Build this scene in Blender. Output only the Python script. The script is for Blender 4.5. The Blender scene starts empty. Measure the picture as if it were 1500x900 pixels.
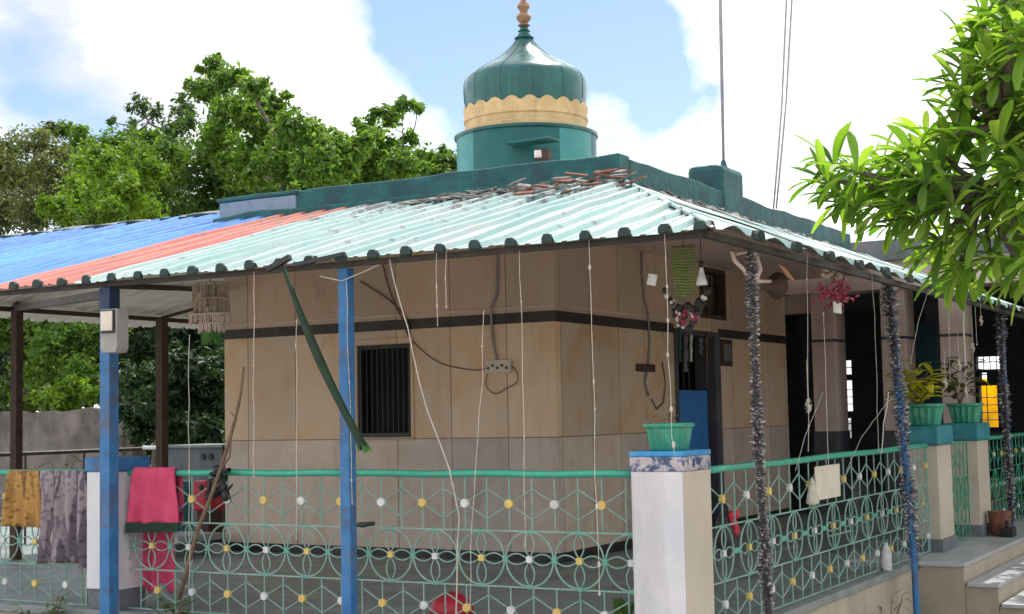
import bpy, math, random
import numpy as np
from mathutils import Vector, Matrix, noise
random.seed(7); rs = np.random.RandomState(7)
S = bpy.context.scene; COL = S.collection
R = math.radians
# ------------------------------------------------------------------ camera
F = 2111.6230724; EZ = 1.55
vr = Vector((1207, -134, -F)); vl = Vector((-3720, -232, -F))
AY = vr.normalized(); AX = (-vl).normalized(); AX = (AX - AY*AX.dot(AY)).normalized(); AZ = AX.cross(AY)
M = Matrix((AX, AY, AZ))
def at(px, py, ax, val):
    d = M @ Vector((px-750, 450-py, -F)); o = Vector((0, 0, EZ)); i = 'XYZ'.index(ax)
    return o + d*((val-o[i])/d[i])
cd = bpy.data.cameras.new('camera'); cam = bpy.data.objects.new('camera', cd); COL.objects.link(cam)
cam.matrix_world = Matrix.Translation((0, 0, EZ)) @ M.to_4x4()
cd.sensor_width = 36; cd.lens = F/1500*36; cd.clip_end = 2000; cd.clip_start = .05
S.camera = cam
# ------------------------------------------------------------------ materials
def mat(name):
    m = bpy.data.materials.new(name); m.use_nodes = True; nt = m.node_tree; nt.nodes.clear()
    return m, nt
def N(nt, t, **k):
    n = nt.nodes.new(t)
    for a, b in k.items(): setattr(n, a, b)
    return n
def ramp(nt, stops, interp='LINEAR'):
    r = N(nt, 'ShaderNodeValToRGB'); r.color_ramp.interpolation = interp
    e = r.color_ramp.elements
    while len(e) < len(stops): e.new(.5)
    for x, (p, c) in zip(e, stops):
        x.position = p; x.color = (*c, 1) if len(c) == 3 else c
    return r
def mixc(nt, fac, a, b, mode='MIX'):
    m = N(nt, 'ShaderNodeMix', data_type='RGBA', blend_type=mode)
    L = nt.links
    for i, v in ((0, fac), (6, a), (7, b)):
        if hasattr(v, 'links') or isinstance(v, bpy.types.NodeSocket): L.new(v, m.inputs[i])
        elif isinstance(v, (int, float)): m.inputs[i].default_value = v
        else: m.inputs[i].default_value = (*v, 1)
    return m.outputs[2]
def noiz(nt, scale, detail=6, rough=.6, co=None, dist=0):
    n = N(nt, 'ShaderNodeTexNoise'); n.inputs['Scale'].default_value = scale; n.inputs['Detail'].default_value = detail
    n.inputs['Roughness'].default_value = rough; n.inputs['Distortion'].default_value = dist
    if co is not None: nt.links.new(co, n.inputs['Vector'])
    return n.outputs['Fac']
def worldco(nt, s=(1, 1, 1)):
    g = N(nt, 'ShaderNodeNewGeometry'); mp = N(nt, 'ShaderNodeMapping'); mp.inputs['Scale'].default_value = s
    nt.links.new(g.outputs['Position'], mp.inputs['Vector']); return mp.outputs['Vector']
def surf(name, base, alt=None, scale=6, rough=.7, bump=.2, bscale=40, metal=0, dirt=None, dscale=2.5, damt=.5, streak=False, spec=.4, lo=.35, hi=.65):
    """mottled two-tone surface with optional patches of dirt"""
    m, nt = mat(name); L = nt.links; out = N(nt, 'ShaderNodeOutputMaterial'); b = N(nt, 'ShaderNodeBsdfPrincipled')
    L.new(b.outputs[0], out.inputs[0]); co = worldco(nt)
    alt = alt or tuple(c*.75 for c in base)
    r = ramp(nt, [(lo, (0, 0, 0)), (hi, (1, 1, 1))]); L.new(noiz(nt, scale, co=co), r.inputs[0])
    c = mixc(nt, r.outputs[0], base, alt)
    if dirt:
        co2 = worldco(nt, (1, 1, .12)) if streak else co
        r2 = ramp(nt, [(.5, (0, 0, 0)), (.72, (1, 1, 1))]); L.new(noiz(nt, dscale, 8, .7, co2), r2.inputs[0])
        mm = N(nt, 'ShaderNodeMath', operation='MULTIPLY'); L.new(r2.outputs[0], mm.inputs[0]); mm.inputs[1].default_value = damt
        c = mixc(nt, mm.outputs[0], c, dirt)
    L.new(c, b.inputs['Base Color']); b.inputs['Metallic'].default_value = metal
    b.inputs['Specular IOR Level'].default_value = spec
    rr = N(nt, 'ShaderNodeMapRange'); rr.inputs[3].default_value = max(.05, rough-.12); rr.inputs[4].default_value = min(1, rough+.12)
    L.new(noiz(nt, bscale*.3, co=co), rr.inputs[0]); L.new(rr.outputs[0], b.inputs['Roughness'])
    if bump:
        bp = N(nt, 'ShaderNodeBump'); bp.inputs['Strength'].default_value = bump; bp.inputs['Distance'].default_value = .01
        L.new(noiz(nt, bscale, co=co), bp.inputs['Height']); L.new(bp.outputs[0], b.inputs['Normal'])
    return m
def leafmat(name, c1, c2, c3, trans=.4, rough=.5):
    m, nt = mat(name); L = nt.links; out = N(nt, 'ShaderNodeOutputMaterial'); b = N(nt, 'ShaderNodeBsdfPrincipled')
    g = N(nt, 'ShaderNodeNewGeometry'); r = ramp(nt, [(0, c1), (.55, c2), (1, c3)])
    L.new(g.outputs['Random Per Island'], r.inputs[0])
    nz = noiz(nt, .9, 3, co=g.outputs['Position']); rr = ramp(nt, [(.35, (.6, .65, .6)), (.65, (1.25, 1.2, 1.0))]); L.new(nz, rr.inputs[0])
    c = mixc(nt, 1., r.outputs[0], rr.outputs[0], 'MULTIPLY')
    L.new(c, b.inputs['Base Color']); b.inputs['Roughness'].default_value = rough; b.inputs['Specular IOR Level'].default_value = .3
    t = N(nt, 'ShaderNodeBsdfTranslucent'); L.new(mixc(nt, 1., c, (1.5, 1.7, .5), 'MULTIPLY'), t.inputs[0])
    mx = N(nt, 'ShaderNodeMixShader'); mx.inputs[0].default_value = trans
    L.new(b.outputs[0], mx.inputs[1]); L.new(t.outputs[0], mx.inputs[2]); L.new(mx.outputs[0], out.inputs[0])
    return m
def tin(name, base, alt, dirt, damt=.5, rough=.35, y0=None):
    """painted corrugated sheet, worn and dirty, more debris where it meets the parapet (higher up)"""
    m, nt = mat(name); L = nt.links; out = N(nt, 'ShaderNodeOutputMaterial'); b = N(nt, 'ShaderNodeBsdfPrincipled')
    L.new(b.outputs[0], out.inputs[0]); co = worldco(nt)
    r = ramp(nt, [(.4, (0, 0, 0)), (.6, (1, 1, 1))]); L.new(noiz(nt, 1.7, 8, .65, worldco(nt, (3, .6, 1))), r.inputs[0])
    c = mixc(nt, r.outputs[0], base, alt)
    g = N(nt, 'ShaderNodeSeparateXYZ'); L.new(co, g.inputs[0])
    mr = N(nt, 'ShaderNodeMapRange'); L.new(g.outputs['Z'], mr.inputs[0]); mr.inputs[1].default_value = 2.8; mr.inputs[2].default_value = 3.1
    mr.inputs[3].default_value = 0; mr.inputs[4].default_value = .15
    ad = N(nt, 'ShaderNodeMath', operation='ADD'); L.new(noiz(nt, 7, 9, .75, co), ad.inputs[0]); L.new(mr.outputs[0], ad.inputs[1])
    r2 = ramp(nt, [(.58, (0, 0, 0)), (.68, (1, 1, 1))]); L.new(ad.outputs[0], r2.inputs[0])
    mm = N(nt, 'ShaderNodeMath', operation='MULTIPLY'); L.new(r2.outputs[0], mm.inputs[0]); mm.inputs[1].default_value = damt
    c = mixc(nt, mm.outputs[0], c, dirt)
    oi = N(nt, 'ShaderNodeObjectInfo'); r6 = ramp(nt, [(0, (.80, .82, .84)), (1, (1.12, 1.08, 1.06))]); L.new(oi.outputs['Random'], r6.inputs[0]); c = mixc(nt, 1., c, r6.outputs[0], 'MULTIPLY')
    r7 = ramp(nt, [(.57, (0, 0, 0)), (.70, (.7, .7, .7))]); L.new(noiz(nt, 4, 10, .75, worldco(nt, (2.2, .5, 1)), .4), r7.inputs[0]); c = mixc(nt, r7.outputs[0], c, (.34, .33, .29) if damt > .7 else mixc(nt, .5, c, dirt))
    L.new(c, b.inputs['Base Color']); b.inputs['Roughness'].default_value = rough
    bp = N(nt, 'ShaderNodeBump'); bp.inputs['Strength'].default_value = .25; bp.inputs['Distance'].default_value = .01
    L.new(noiz(nt, 9, co=co), bp.inputs['Height']); L.new(bp.outputs[0], b.inputs['Normal'])
    return m
def tilewall():
    m, nt = mat('marble tiled wall'); L = nt.links; out = N(nt, 'ShaderNodeOutputMaterial'); b = N(nt, 'ShaderNodeBsdfPrincipled')
    L.new(b.outputs[0], out.inputs[0]); co = worldco(nt)
    sp = N(nt, 'ShaderNodeSeparateXYZ'); L.new(co, sp.inputs[0])
    # tiles: along = x+y (walls are axis aligned), z up
    ad = N(nt, 'ShaderNodeMath', operation='ADD'); L.new(sp.outputs[0], ad.inputs[0]); L.new(sp.outputs[1], ad.inputs[1])
    cb = N(nt, 'ShaderNodeCombineXYZ'); L.new(ad.outputs[0], cb.inputs[0]); 
    sz = N(nt, 'ShaderNodeMath', operation='ADD'); sz.inputs[1].default_value = -1.37+10*.92; L.new(sp.outputs[2], sz.inputs[0]); L.new(sz.outputs[0], cb.inputs[1])
    br = N(nt, 'ShaderNodeTexBrick'); br.offset = 0; br.inputs['Scale'].default_value = 1; br.inputs['Brick Width'].default_value = .53
    br.inputs['Row Height'].default_value = .92; br.inputs['Mortar Size'].default_value = .0055; br.inputs['Mortar Smooth'].default_value = .3
    br.inputs['Color1'].default_value = (.80, .82, .86, 1); br.inputs['Color2'].default_value = (1.10, 1.04, .98, 1); br.inputs['Mortar'].default_value = (.42, .38, .34, 1)
    L.new(cb.outputs[0], br.inputs['Vector'])
    hz = N(nt, 'ShaderNodeMath', operation='GREATER_THAN'); L.new(sp.outputs[2], hz.inputs[0]); hz.inputs[1].default_value = 1.37
    r = ramp(nt, [(.30, (.64, .40, .22)), (.46, (.69, .50, .32)), (.64, (.69, .57, .42))]); L.new(noiz(nt, 2.2, 9, .62, co, .6), r.inputs[0])
    r1 = ramp(nt, [(.35, (.56, .45, .36)), (.65, (.66, .56, .47))]); L.new(noiz(nt, 4, 8, .6, co, .8), r1.inputs[0])
    c = mixc(nt, hz.outputs[0], r1.outputs[0], r.outputs[0])
    # the upper storey above the dark band is a duller stone
    h2 = N(nt, 'ShaderNodeMath', operation='GREATER_THAN'); L.new(sp.outputs[2], h2.inputs[0]); h2.inputs[1].default_value = 2.36
    c = mixc(nt, h2.outputs[0], c, mixc(nt, .6, c, (.50, .40, .32)))
    # grey-green damp stains
    r3 = ramp(nt, [(.60, (0, 0, 0)), (.72, (.6, .6, .6))]); L.new(noiz(nt, 1.3, 9, .7, worldco(nt, (1, 1, .8)), .3), r3.inputs[0])
    c = mixc(nt, r3.outputs[0], c, (.17, .15, .11))
    r4 = ramp(nt, [(.52, (0, 0, 0)), (.74, (.28, .28, .28))]); L.new(noiz(nt, 7, 9, .75, worldco(nt, (1, 1, .09))), r4.inputs[0])
    c = mixc(nt, r4.outputs[0], c, (.2, .15, .11))
    r5 = ramp(nt, [(.52, (0, 0, 0)), (.66, (.5, .5, .5))]); L.new(noiz(nt, 2.6, 12, .8, co, 1.2), r5.inputs[0])
    c = mixc(nt, r5.outputs[0], c, mixc(nt, .5, c, (.68, .60, .5)))
    c = mixc(nt, 1., c, br.outputs['Color'], 'MULTIPLY')
    L.new(c, b.inputs['Base Color']); b.inputs['Roughness'].default_value = .45; b.inputs['Specular IOR Level'].default_value = .35
    bp = N(nt, 'ShaderNodeBump'); bp.inputs['Strength'].default_value = .3; bp.inputs['Distance'].default_value = .004; bp.invert = True
    L.new(br.outputs['Fac'], bp.inputs['Height']); L.new(bp.outputs[0], b.inputs['Normal'])
    return m
def floortile():
    m, nt = mat('grey floor tiles'); L = nt.links; out = N(nt, 'ShaderNodeOutputMaterial'); b = N(nt, 'ShaderNodeBsdfPrincipled')
    L.new(b.outputs[0], out.inputs[0]); co = worldco(nt)
    br = N(nt, 'ShaderNodeTexBrick'); br.offset = 0; br.inputs['Scale'].default_value = 1; br.inputs['Brick Width'].default_value = .6
    br.inputs['Row Height'].default_value = .6; br.inputs['Mortar Size'].default_value = .008
    br.inputs['Color1'].default_value = (.9, .9, .9, 1); br.inputs['Color2'].default_value = (1.05, 1.05, 1.05, 1); br.inputs['Mortar'].default_value = (.4, .4, .4, 1)
    L.new(co, br.inputs['Vector'])
    r = ramp(nt, [(.35, (.16, .20, .20)), (.65, (.30, .35, .35))]); L.new(noiz(nt, 3, 8, .65, co), r.inputs[0])
    L.new(mixc(nt, 1., r.outputs[0], br.outputs['Color'], 'MULTIPLY'), b.inputs['Base Color'])
    rr = N(nt, 'ShaderNodeMapRange'); rr.inputs[3].default_value = .25; rr.inputs[4].default_value = .6
    L.new(noiz(nt, 4, co=co), rr.inputs[0]); L.new(rr.outputs[0], b.inputs['Roughness'])
    return m
def stripes(name, cols, scale, axis='X', rough=.9, fine=60):
    m, nt = mat(name); L = nt.links; out = N(nt, 'ShaderNodeOutputMaterial'); b = N(nt, 'ShaderNodeBsdfPrincipled')
    L.new(b.outputs[0], out.inputs[0]); tc = N(nt, 'ShaderNodeUVMap')
    s = (scale, .8, 1) if axis == 'X' else (.8, scale, 1)
    mp = N(nt, 'ShaderNodeMapping'); mp.inputs['Scale'].default_value = s; L.new(tc.outputs[0], mp.inputs[0])
    n1 = noiz(nt, 2.2, 2, .5, mp.outputs[0])
    k = len(cols); r = ramp(nt, [(.3+.4*i/(k-1), c) for i, c in enumerate(cols)], 'CONSTANT'); L.new(n1, r.inputs[0])
    v = N(nt, 'ShaderNodeTexVoronoi'); v.inputs['Scale'].default_value = fine*.5; L.new(tc.outputs[0], v.inputs['Vector'])
    r2 = ramp(nt, [(.15, (.62, .6, .6)), (.5, (1.15, 1.12, 1.1))]); L.new(v.outputs['Distance'], r2.inputs[0])
    L.new(mixc(nt, 1., r.outputs[0], r2.outputs[0], 'MULTIPLY'), b.inputs['Base Color'])
    b.inputs['Roughness'].default_value = rough; b.inputs['Specular IOR Level'].default_value = .1
    bp = N(nt, 'ShaderNodeBump'); bp.inputs['Strength'].default_value = .3; bp.inputs['Distance'].default_value = .004
    L.new(v.outputs['Distance'], bp.inputs['Height']); L.new(bp.outputs[0], b.inputs['Normal'])
    return m
MT = dict(
 wall=tilewall(), floor=floortile(),
 black=surf('dark granite band', (.022, .02, .02), (.05, .045, .04), 8, .4, .1),
 teal=surf('teal painted concrete', (.003, .055, .06), (.007, .115, .11), 5, .55, .8, 22, dirt=(.012, .04, .05), dscale=4, damt=.85),
 teald=surf('teal enamel of the dome', (.002, .10, .085), (.003, .065, .065), 3, .26, .3, 14, spec=.5, dirt=(.07, .22, .2), dscale=7, damt=.5, streak=True),
 tealdr=surf('teal drum paint', (.003, .085, .085), (.006, .11, .105), 4, .45, .2, 20),
 tealp=surf('pale teal drum panel', (.03, .21, .20), (.05, .27, .25), 3, .4, .15, 20),
 greyb=surf('blue grey plaster', (.2, .25, .33), (.28, .33, .4), 5, .8, .3, dirt=(.02, .16, .16), damt=.8, dscale=5),
 gold=surf('yellow ochre paint', (.64, .48, .24), (.52, .37, .17), 8, .6, .6, 25, dirt=(.25, .17, .09), damt=.75, dscale=5, streak=True),
 brass=surf('gilded finial', (.42, .27, .15), (.24, .13, .08), 10, .4, .2, metal=.5),
 mint=tin('mint roofing sheet', (.24, .41, .38), (.37, .46, .44), (.11, .085, .075), .85, .45),
 red=tin('red roofing sheet', (.42, .10, .07), (.48, .17, .12), (.2, .1, .08), .6, .5),
 blue=tin('blue roofing sheet', (.035, .22, .62), (.07, .30, .68), (.03, .11, .3), .5, .5),
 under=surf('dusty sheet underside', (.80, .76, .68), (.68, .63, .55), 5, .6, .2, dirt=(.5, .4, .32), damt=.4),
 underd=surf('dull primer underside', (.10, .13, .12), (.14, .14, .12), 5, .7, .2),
 bluep=surf('blue painted steel', (.02, .12, .30), (.045, .18, .38), 9, .5, .5, 40, dirt=(.10, .07, .05), damt=.85, dscale=8),
 capdark=surf('dark rib shade and ridge filler', (.012, .03, .026), (.02, .045, .04), 12, .6, .2),  # shade tone for the open rib ends; also the ridge filler
 darksteel=surf('dark steel section', (.03, .03, .03), (.06, .05, .04), 9, .55, .3),
 rust=surf('rusty steel', (.09, .05, .035), (.05, .035, .03), 14, .8, .4),
 greenp=surf('sea green rail enamel', (.04, .40, .26), (.05, .33, .23), 12, .3, .1, 60, dirt=(.14, .26, .2), dscale=8, damt=.7),
 lattice=surf('pale green lattice enamel', (.15, .31, .25), (.26, .36, .31), 14, .5, .3, 60, dirt=(.06, .27, .19), dscale=2, damt=.6),
 weldgreen=surf('green weld plates', (.05, .33, .23), (.12, .33, .26), 12, .4, .1),
 latticeg=surf('green gate enamel', (.03, .25, .13), (.05, .3, .18), 14, .4, .15, 60),
 white=surf('white paint', (.70, .70, .69), (.5, .5, .48), 20, .5, .2, dirt=(.25, .2, .15), dscale=9, damt=.5),
 ochre=surf('dull ochre plastic', (.34, .25, .07), (.25, .17, .05), 12, .7, .3),
 yellow=surf('yellow medallion paint', (.68, .5, .14), (.55, .38, .1), 14, .5, .1),
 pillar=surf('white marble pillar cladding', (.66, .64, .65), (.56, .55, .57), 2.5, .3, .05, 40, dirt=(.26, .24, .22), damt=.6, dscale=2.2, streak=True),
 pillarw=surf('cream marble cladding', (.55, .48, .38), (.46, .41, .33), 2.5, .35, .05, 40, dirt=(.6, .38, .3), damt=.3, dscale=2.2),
 mosaic=surf('broken tile mosaic', (.05, .07, .15), (.42, .38, .38), 26, .3, .5, 60, dirt=(.75, .75, .78), dscale=22, damt=.9, lo=.47, hi=.53),
 capblue=surf('blue cap paint', (.02, .19, .45), (.06, .3, .55), 14, .4, .3, 30, dirt=(.3, .4, .5), damt=.5),
 capteal=surf('teal pillar cap', (.02, .16, .2), (.04, .24, .26), 9, .5, .2),
 planter=surf('green plastic planter', (.04, .30, .19), (.04, .24, .15), 10, .45, .1, dirt=(.3, .5, .4), damt=.4, dscale=9),
 kerb=surf('beige kerb plaster', (.42, .36, .27), (.32, .28, .22), 3, .8, .3, 30, dirt=(.2, .17, .13), damt=.6, streak=True),
 coping=surf('grey stone coping', (.16, .18, .18), (.24, .25, .24), 6, .5, .2),
 marble=surf('step marble', (.42, .43, .44), (.32, .33, .35), 2.5, .35, .05, dirt=(.25, .24, .23), damt=.6),
 pink=surf('pinkish plaster', (.68, .54, .48), (.6, .47, .42), 4, .7, .2, dirt=(.2, .15, .13), damt=.5, streak=True),
 dark=surf('dark interior plaster', (.06, .065, .085), (.10, .10, .11), 3, .8, .1),  # one dark tone for hall interior, door frame and column bases
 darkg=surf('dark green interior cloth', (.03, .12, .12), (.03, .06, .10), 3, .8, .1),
 doorblue=surf('blue painted door', (.03, .18, .48), (.04, .22, .55), 8, .4, .2, dirt=(.3, .35, .4), dscale=12, damt=.25),
 concrete=surf('weathered compound wall', (.20, .17, .15), (.08, .075, .07), 2.5, .9, .5, 25, dirt=(.05, .05, .04), damt=.8, dscale=1.6, streak=True),
 grey=surf('grey plaster', (.17, .18, .19), (.11, .12, .13), 3, .8, .3, dirt=(.07, .08, .08), damt=.6),
 ground=surf('packed earth', (.42, .38, .33), (.30, .27, .23), 1.5, .95, .6, 12, dirt=(.10, .12, .06), damt=.4),
 beige=surf('beige plastic', (.66, .59, .48), (.55, .49, .4), 10, .5, .05),
 meter=surf('grey meter box', (.33, .31, .30), (.27, .25, .24), 10, .5, .05),
 black2=surf('black plastic', (.012, .012, .013), (.03, .03, .03), 12, .45, .1),
 cable=surf('brown cable sheath', (.15, .10, .075), (.09, .06, .05), 12, .6, 0),
 palec=surf('pale cord', (.58, .54, .46), (.40, .36, .30), 20, .8, 0),
 straw=surf('straw', (.5, .42, .33), (.36, .28, .21), 30, .9, .2),
 matgreen=surf('woven olive straw', (.13, .19, .05), (.22, .24, .1), 40, .9, .6, 60),
 stick=surf('dry branch bark', (.2, .13, .08), (.14, .09, .06), 20, .9, .5),
 bark=surf('grey bark', (.16, .13, .1), (.09, .07, .055), 8, .9, .8, 30),
 pinkc=surf('pink cloth', (.62, .085, .17), (.52, .06, .13), 9, .9, .4, 90, spec=.1),
 darkhem=surf('dark cloth hem', (.02, .04, .03), (.03, .05, .04), 9, .9, .4, spec=.1),
 redpl=surf('red plastic', (.5, .02, .04), (.4, .02, .03), 9, .4, .05),
 redc=surf('crimson tinsel', (.33, .03, .07), (.2, .02, .05), 30, .6, .1),
 orange=surf('faded orange paper', (.5, .22, .13), (.4, .17, .1), 12, .8, .1),
 pod=surf('dark green stalk', (.005, .018, .008), (.010, .034, .010), 8, .7, .5, dirt=(.04, .06, .02), damt=.6),
 podend=surf('frayed light green', (.1, .25, .05), (.05, .15, .04), 20, .8, .3),
 yellowc=leafmat('yellow banner cloth', (.8, .45, .02), (.85, .5, .02), (.9, .55, .03), .6),
 soil=surf('soil', (.05, .035, .025), (.03, .02, .015), 20, .95, .6),
 debris=surf('red brown roof scrap', (.25, .1, .06), (.12, .05, .04), 14, .9, .4),
 debrisg=surf('pale roof scrap', (.26, .27, .26), (.15, .12, .1), 14, .9, .4),
 glassy=surf('dark window glass', (.008, .009, .011), (.012, .012, .015), 5, .6, 0, spec=.15),
 leafA=leafmat('mid green broad leaves', (.065, .135, .03), (.12, .21, .045), (.20, .29, .08), .5),  # leaf green, varied at random from blade to blade
 leafB=leafmat('dark leaves', (.035, .075, .022), (.065, .12, .035), (.11, .18, .055), .42),
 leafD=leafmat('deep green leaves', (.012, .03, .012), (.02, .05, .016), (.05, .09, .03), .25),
 leafC=leafmat('olive dusty leaves', (.08, .10, .05), (.12, .14, .07), (.18, .20, .11), .4),
 leafY=leafmat('yellow green leaves', (.09, .17, .02), (.15, .25, .03), (.23, .33, .06), .45),
 leafF=leafmat('strap leaves', (.08, .17, .035), (.20, .33, .06), (.38, .48, .12), .55, .5),
 leafP=leafmat('pale variegated leaves', (.35, .33, .06), (.55, .48, .06), (.7, .62, .15), .5),
 brownb=stripes('mustard brown blanket', [(.26, .15, .05), (.36, .21, .07), (.18, .10, .05), (.30, .17, .06)], 5),
 greyb2=stripes('mauve grey patterned blanket', [(.16, .13, .15), (.26, .22, .24), (.12, .1, .12), (.32, .24, .25), (.2, .17, .19)], 5),
)
def tinselmat():
    m, nt = mat('silver tinsel'); L = nt.links; out = N(nt, 'ShaderNodeOutputMaterial'); b = N(nt, 'ShaderNodeBsdfPrincipled')
    g = N(nt, 'ShaderNodeNewGeometry'); r = ramp(nt, [(0, (.04, .04, .06)), (.4, (.22, .21, .27)), (.75, (.52, .48, .48)), (1, (.9, .85, .8))])
    L.new(g.outputs['Random Per Island'], r.inputs[0]); L.new(r.outputs[0], b.inputs['Base Color'])
    b.inputs['Metallic'].default_value = .15; b.inputs['Roughness'].default_value = .35; L.new(b.outputs[0], out.inputs[0]); return m
MT['tinsel'] = tinselmat()
# ------------------------------------------------------------------ mesh helpers
class MB:
    def __init__(s): s.v = []; s.f = []; s.uv = None
    def add(s, vs, fs):
        n = len(s.v); s.v += [tuple(v) for v in vs]; s.f += [tuple(i+n for i in f) for f in fs]; return s
    def box(s, a, b, rot=None, piv=None):
        x0, y0, z0 = a; x1, y1, z1 = b
        vs = [(x0,y0,z0),(x1,y0,z0),(x1,y1,z0),(x0,y1,z0),(x0,y0,z1),(x1,y0,z1),(x1,y1,z1),(x0,y1,z1)]
        if rot is not None:
            p = Vector(piv) if piv else (Vector(a)+Vector(b))/2
            vs = [p + rot @ (Vector(v)-p) for v in vs]
        return s.add(vs, [(0,3,2,1),(4,5,6,7),(0,1,5,4),(1,2,6,5),(2,3,7,6),(3,0,4,7)])
    def tube(s, path, r, n=6, cap=True, closed=False):
        P = [Vector(p) for p in path]; k = len(P); rr = r if hasattr(r, '__len__') else [r]*k
        vs = []; prev = None
        for i, p in enumerate(P):
            if closed: t = P[(i+1) % k]-P[i-1]
            else: t = P[min(i+1, k-1)]-P[max(i-1, 0)]
            t = t.normalized() if t.length > 1e-9 else Vector((0, 0, 1))
            if prev is None:
                u = t.cross(Vector((0, 0, 1)));
                if u.length < .1: u = t.cross(Vector((1, 0, 0)))
            else: u = prev - t*prev.dot(t)
            u.normalize(); prev = u; w = t.cross(u)
            for j in range(n):
                a = 2*math.pi*(j+.5)/n; vs.append(p + (u*math.cos(a)+w*math.sin(a))*rr[i])
        fs = []
        for i in range(k if closed else k-1):
            a = i*n; b = ((i+1) % k)*n
            for j in range(n): fs.append((a+j, a+(j+1) % n, b+(j+1) % n, b+j))
        if cap and not closed: fs += [tuple(range(n-1, -1, -1)), tuple((k-1)*n+j for j in range(n))]
        return s.add(vs, fs)
    def lathe(s, prof, c, n=32, ph=0, sx=1, sy=1):
        cx, cy = c; vs = []; k = len(prof)
        for r, z in prof:
            for j in range(n):
                a = 2*math.pi*j/n+ph; vs.append((cx+r*math.cos(a)*sx, cy+r*math.sin(a)*sy, z))
        fs = [(i*n+j, i*n+(j+1) % n, (i+1)*n+(j+1) % n, (i+1)*n+j) for i in range(k-1) for j in range(n)]
        fs += [tuple(range(n-1, -1, -1)), tuple((k-1)*n+j for j in range(n))]
        return s.add(vs, fs)
    def ball(s, c, r, n=8, m=5, sc=(1, 1, 1)):
        c = Vector(c); pr = []
        vs = []
        for i in range(m+1):
            t = math.pi*(i/m)*.98+.01
            for j in range(n):
                a = 2*math.pi*j/n; vs.append(c+Vector((math.sin(t)*math.cos(a)*sc[0], math.sin(t)*math.sin(a)*sc[1], math.cos(t)*sc[2]))*r)
        fs = [(i*n+j, (i+1)*n+j, (i+1)*n+(j+1) % n, i*n+(j+1) % n) for i in range(m) for j in range(n)]
        fs += [tuple(range(n)), tuple(m*n+j for j in range(n-1, -1, -1))]
        return s.add(vs, fs)
def obj(name, mb, m, parent=None, smooth=False, bev=0, kind=None):
    me = bpy.data.meshes.new(name); me.from_pydata(mb.v, [], mb.f); me.update()
    if mb.uv:
        ul = me.uv_layers.new(name='UVMap'); li = [v for p in me.polygons for v in p.vertices]
        ul.data.foreach_set('uv', [c for i in li for c in mb.uv[i]])
    o = bpy.data.objects.new(name, me); COL.objects.link(o)
    for x in (m if isinstance(m, (list, tuple)) else [m]): me.materials.append(MT[x] if isinstance(x, str) else x)
    if smooth: me.polygons.foreach_set('use_smooth', [True]*len(me.polygons)); me.update()
    if smooth == 'auto':
        me.set_sharp_from_angle(angle=R(40))
    if bev:
        b = o.modifiers.new('bevel', 'BEVEL'); b.width = bev; b.segments = 2; b.limit_method = 'ANGLE'
    if parent is not None:
        o.parent = parent; o.matrix_parent_inverse = Matrix.Translation(-Vector(parent.location)) if parent.type == 'EMPTY' and parent.parent is None else Matrix.Identity(4)
        if parent.parent is not None or parent.type == 'MESH': o.matrix_parent_inverse = Matrix.Identity(4)
    if kind: o['kind'] = kind
    return o
def thing(name, label, cat, loc=(0, 0, 0), group=None):
    o = bpy.data.objects.new(name, None); COL.objects.link(o); o.location = loc; o['label'] = label; o['category'] = cat
    o.empty_display_size = .1
    if group: o['group'] = group
    return o
def tag(o, label, cat, group=None):
    o['label'] = label; o['category'] = cat
    if group: o['group'] = group
    return o
def struct(name, mb, m, **k): return obj(name, mb, m, kind='structure', **k)
# ------------------------------------------------------------------ world, sun
SUN = Vector((-.12, .99, 0)).normalized()*math.cos(R(58)) + Vector((0, 0, math.sin(R(58))))
w = bpy.data.worlds.new('World'); S.world = w; w.use_nodes = True; nt = w.node_tree; nt.nodes.clear(); L = nt.links
wo = N(nt, 'ShaderNodeOutputWorld'); bg = N(nt, 'ShaderNodeBackground'); L.new(bg.outputs[0], wo.inputs[0]); bg.inputs[1].default_value = .1
sky = N(nt, 'ShaderNodeTexSky', sky_type='NISHITA'); sky.sun_disc = False; sky.sun_elevation = R(58); sky.sun_rotation = math.atan2(SUN.x, SUN.y)
sky.air_density = 1.0; sky.dust_density = .6; sky.ozone_density = 1.5
g = N(nt, 'ShaderNodeTexCoord'); gv = g.outputs['Generated']
mp = N(nt, 'ShaderNodeMapping'); mp.inputs['Scale'].default_value = (1, 1, 1.7); L.new(gv, mp.inputs[0])
n1 = noiz(nt, 4.2, 12, .62, mp.outputs[0], .25)
nd = N(nt, 'ShaderNodeTexNoise'); nd.inputs['Scale'].default_value = 9; nd.inputs['Detail'].default_value = 5; L.new(gv, nd.inputs['Vector'])
s1 = N(nt, 'ShaderNodeVectorMath', operation='SUBTRACT'); L.new(nd.outputs['Color'], s1.inputs[0]); s1.inputs[1].default_value = (.5, .5, .5)
s2 = N(nt, 'ShaderNodeVectorMath', operation='SCALE'); L.new(s1.outputs[0], s2.inputs[0]); s2.inputs['Scale'].default_value = .16
s3 = N(nt, 'ShaderNodeVectorMath', operation='ADD'); L.new(gv, s3.inputs[0]); L.new(s2.outputs[0], s3.inputs[1]); GW = s3.outputs[0]
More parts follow.
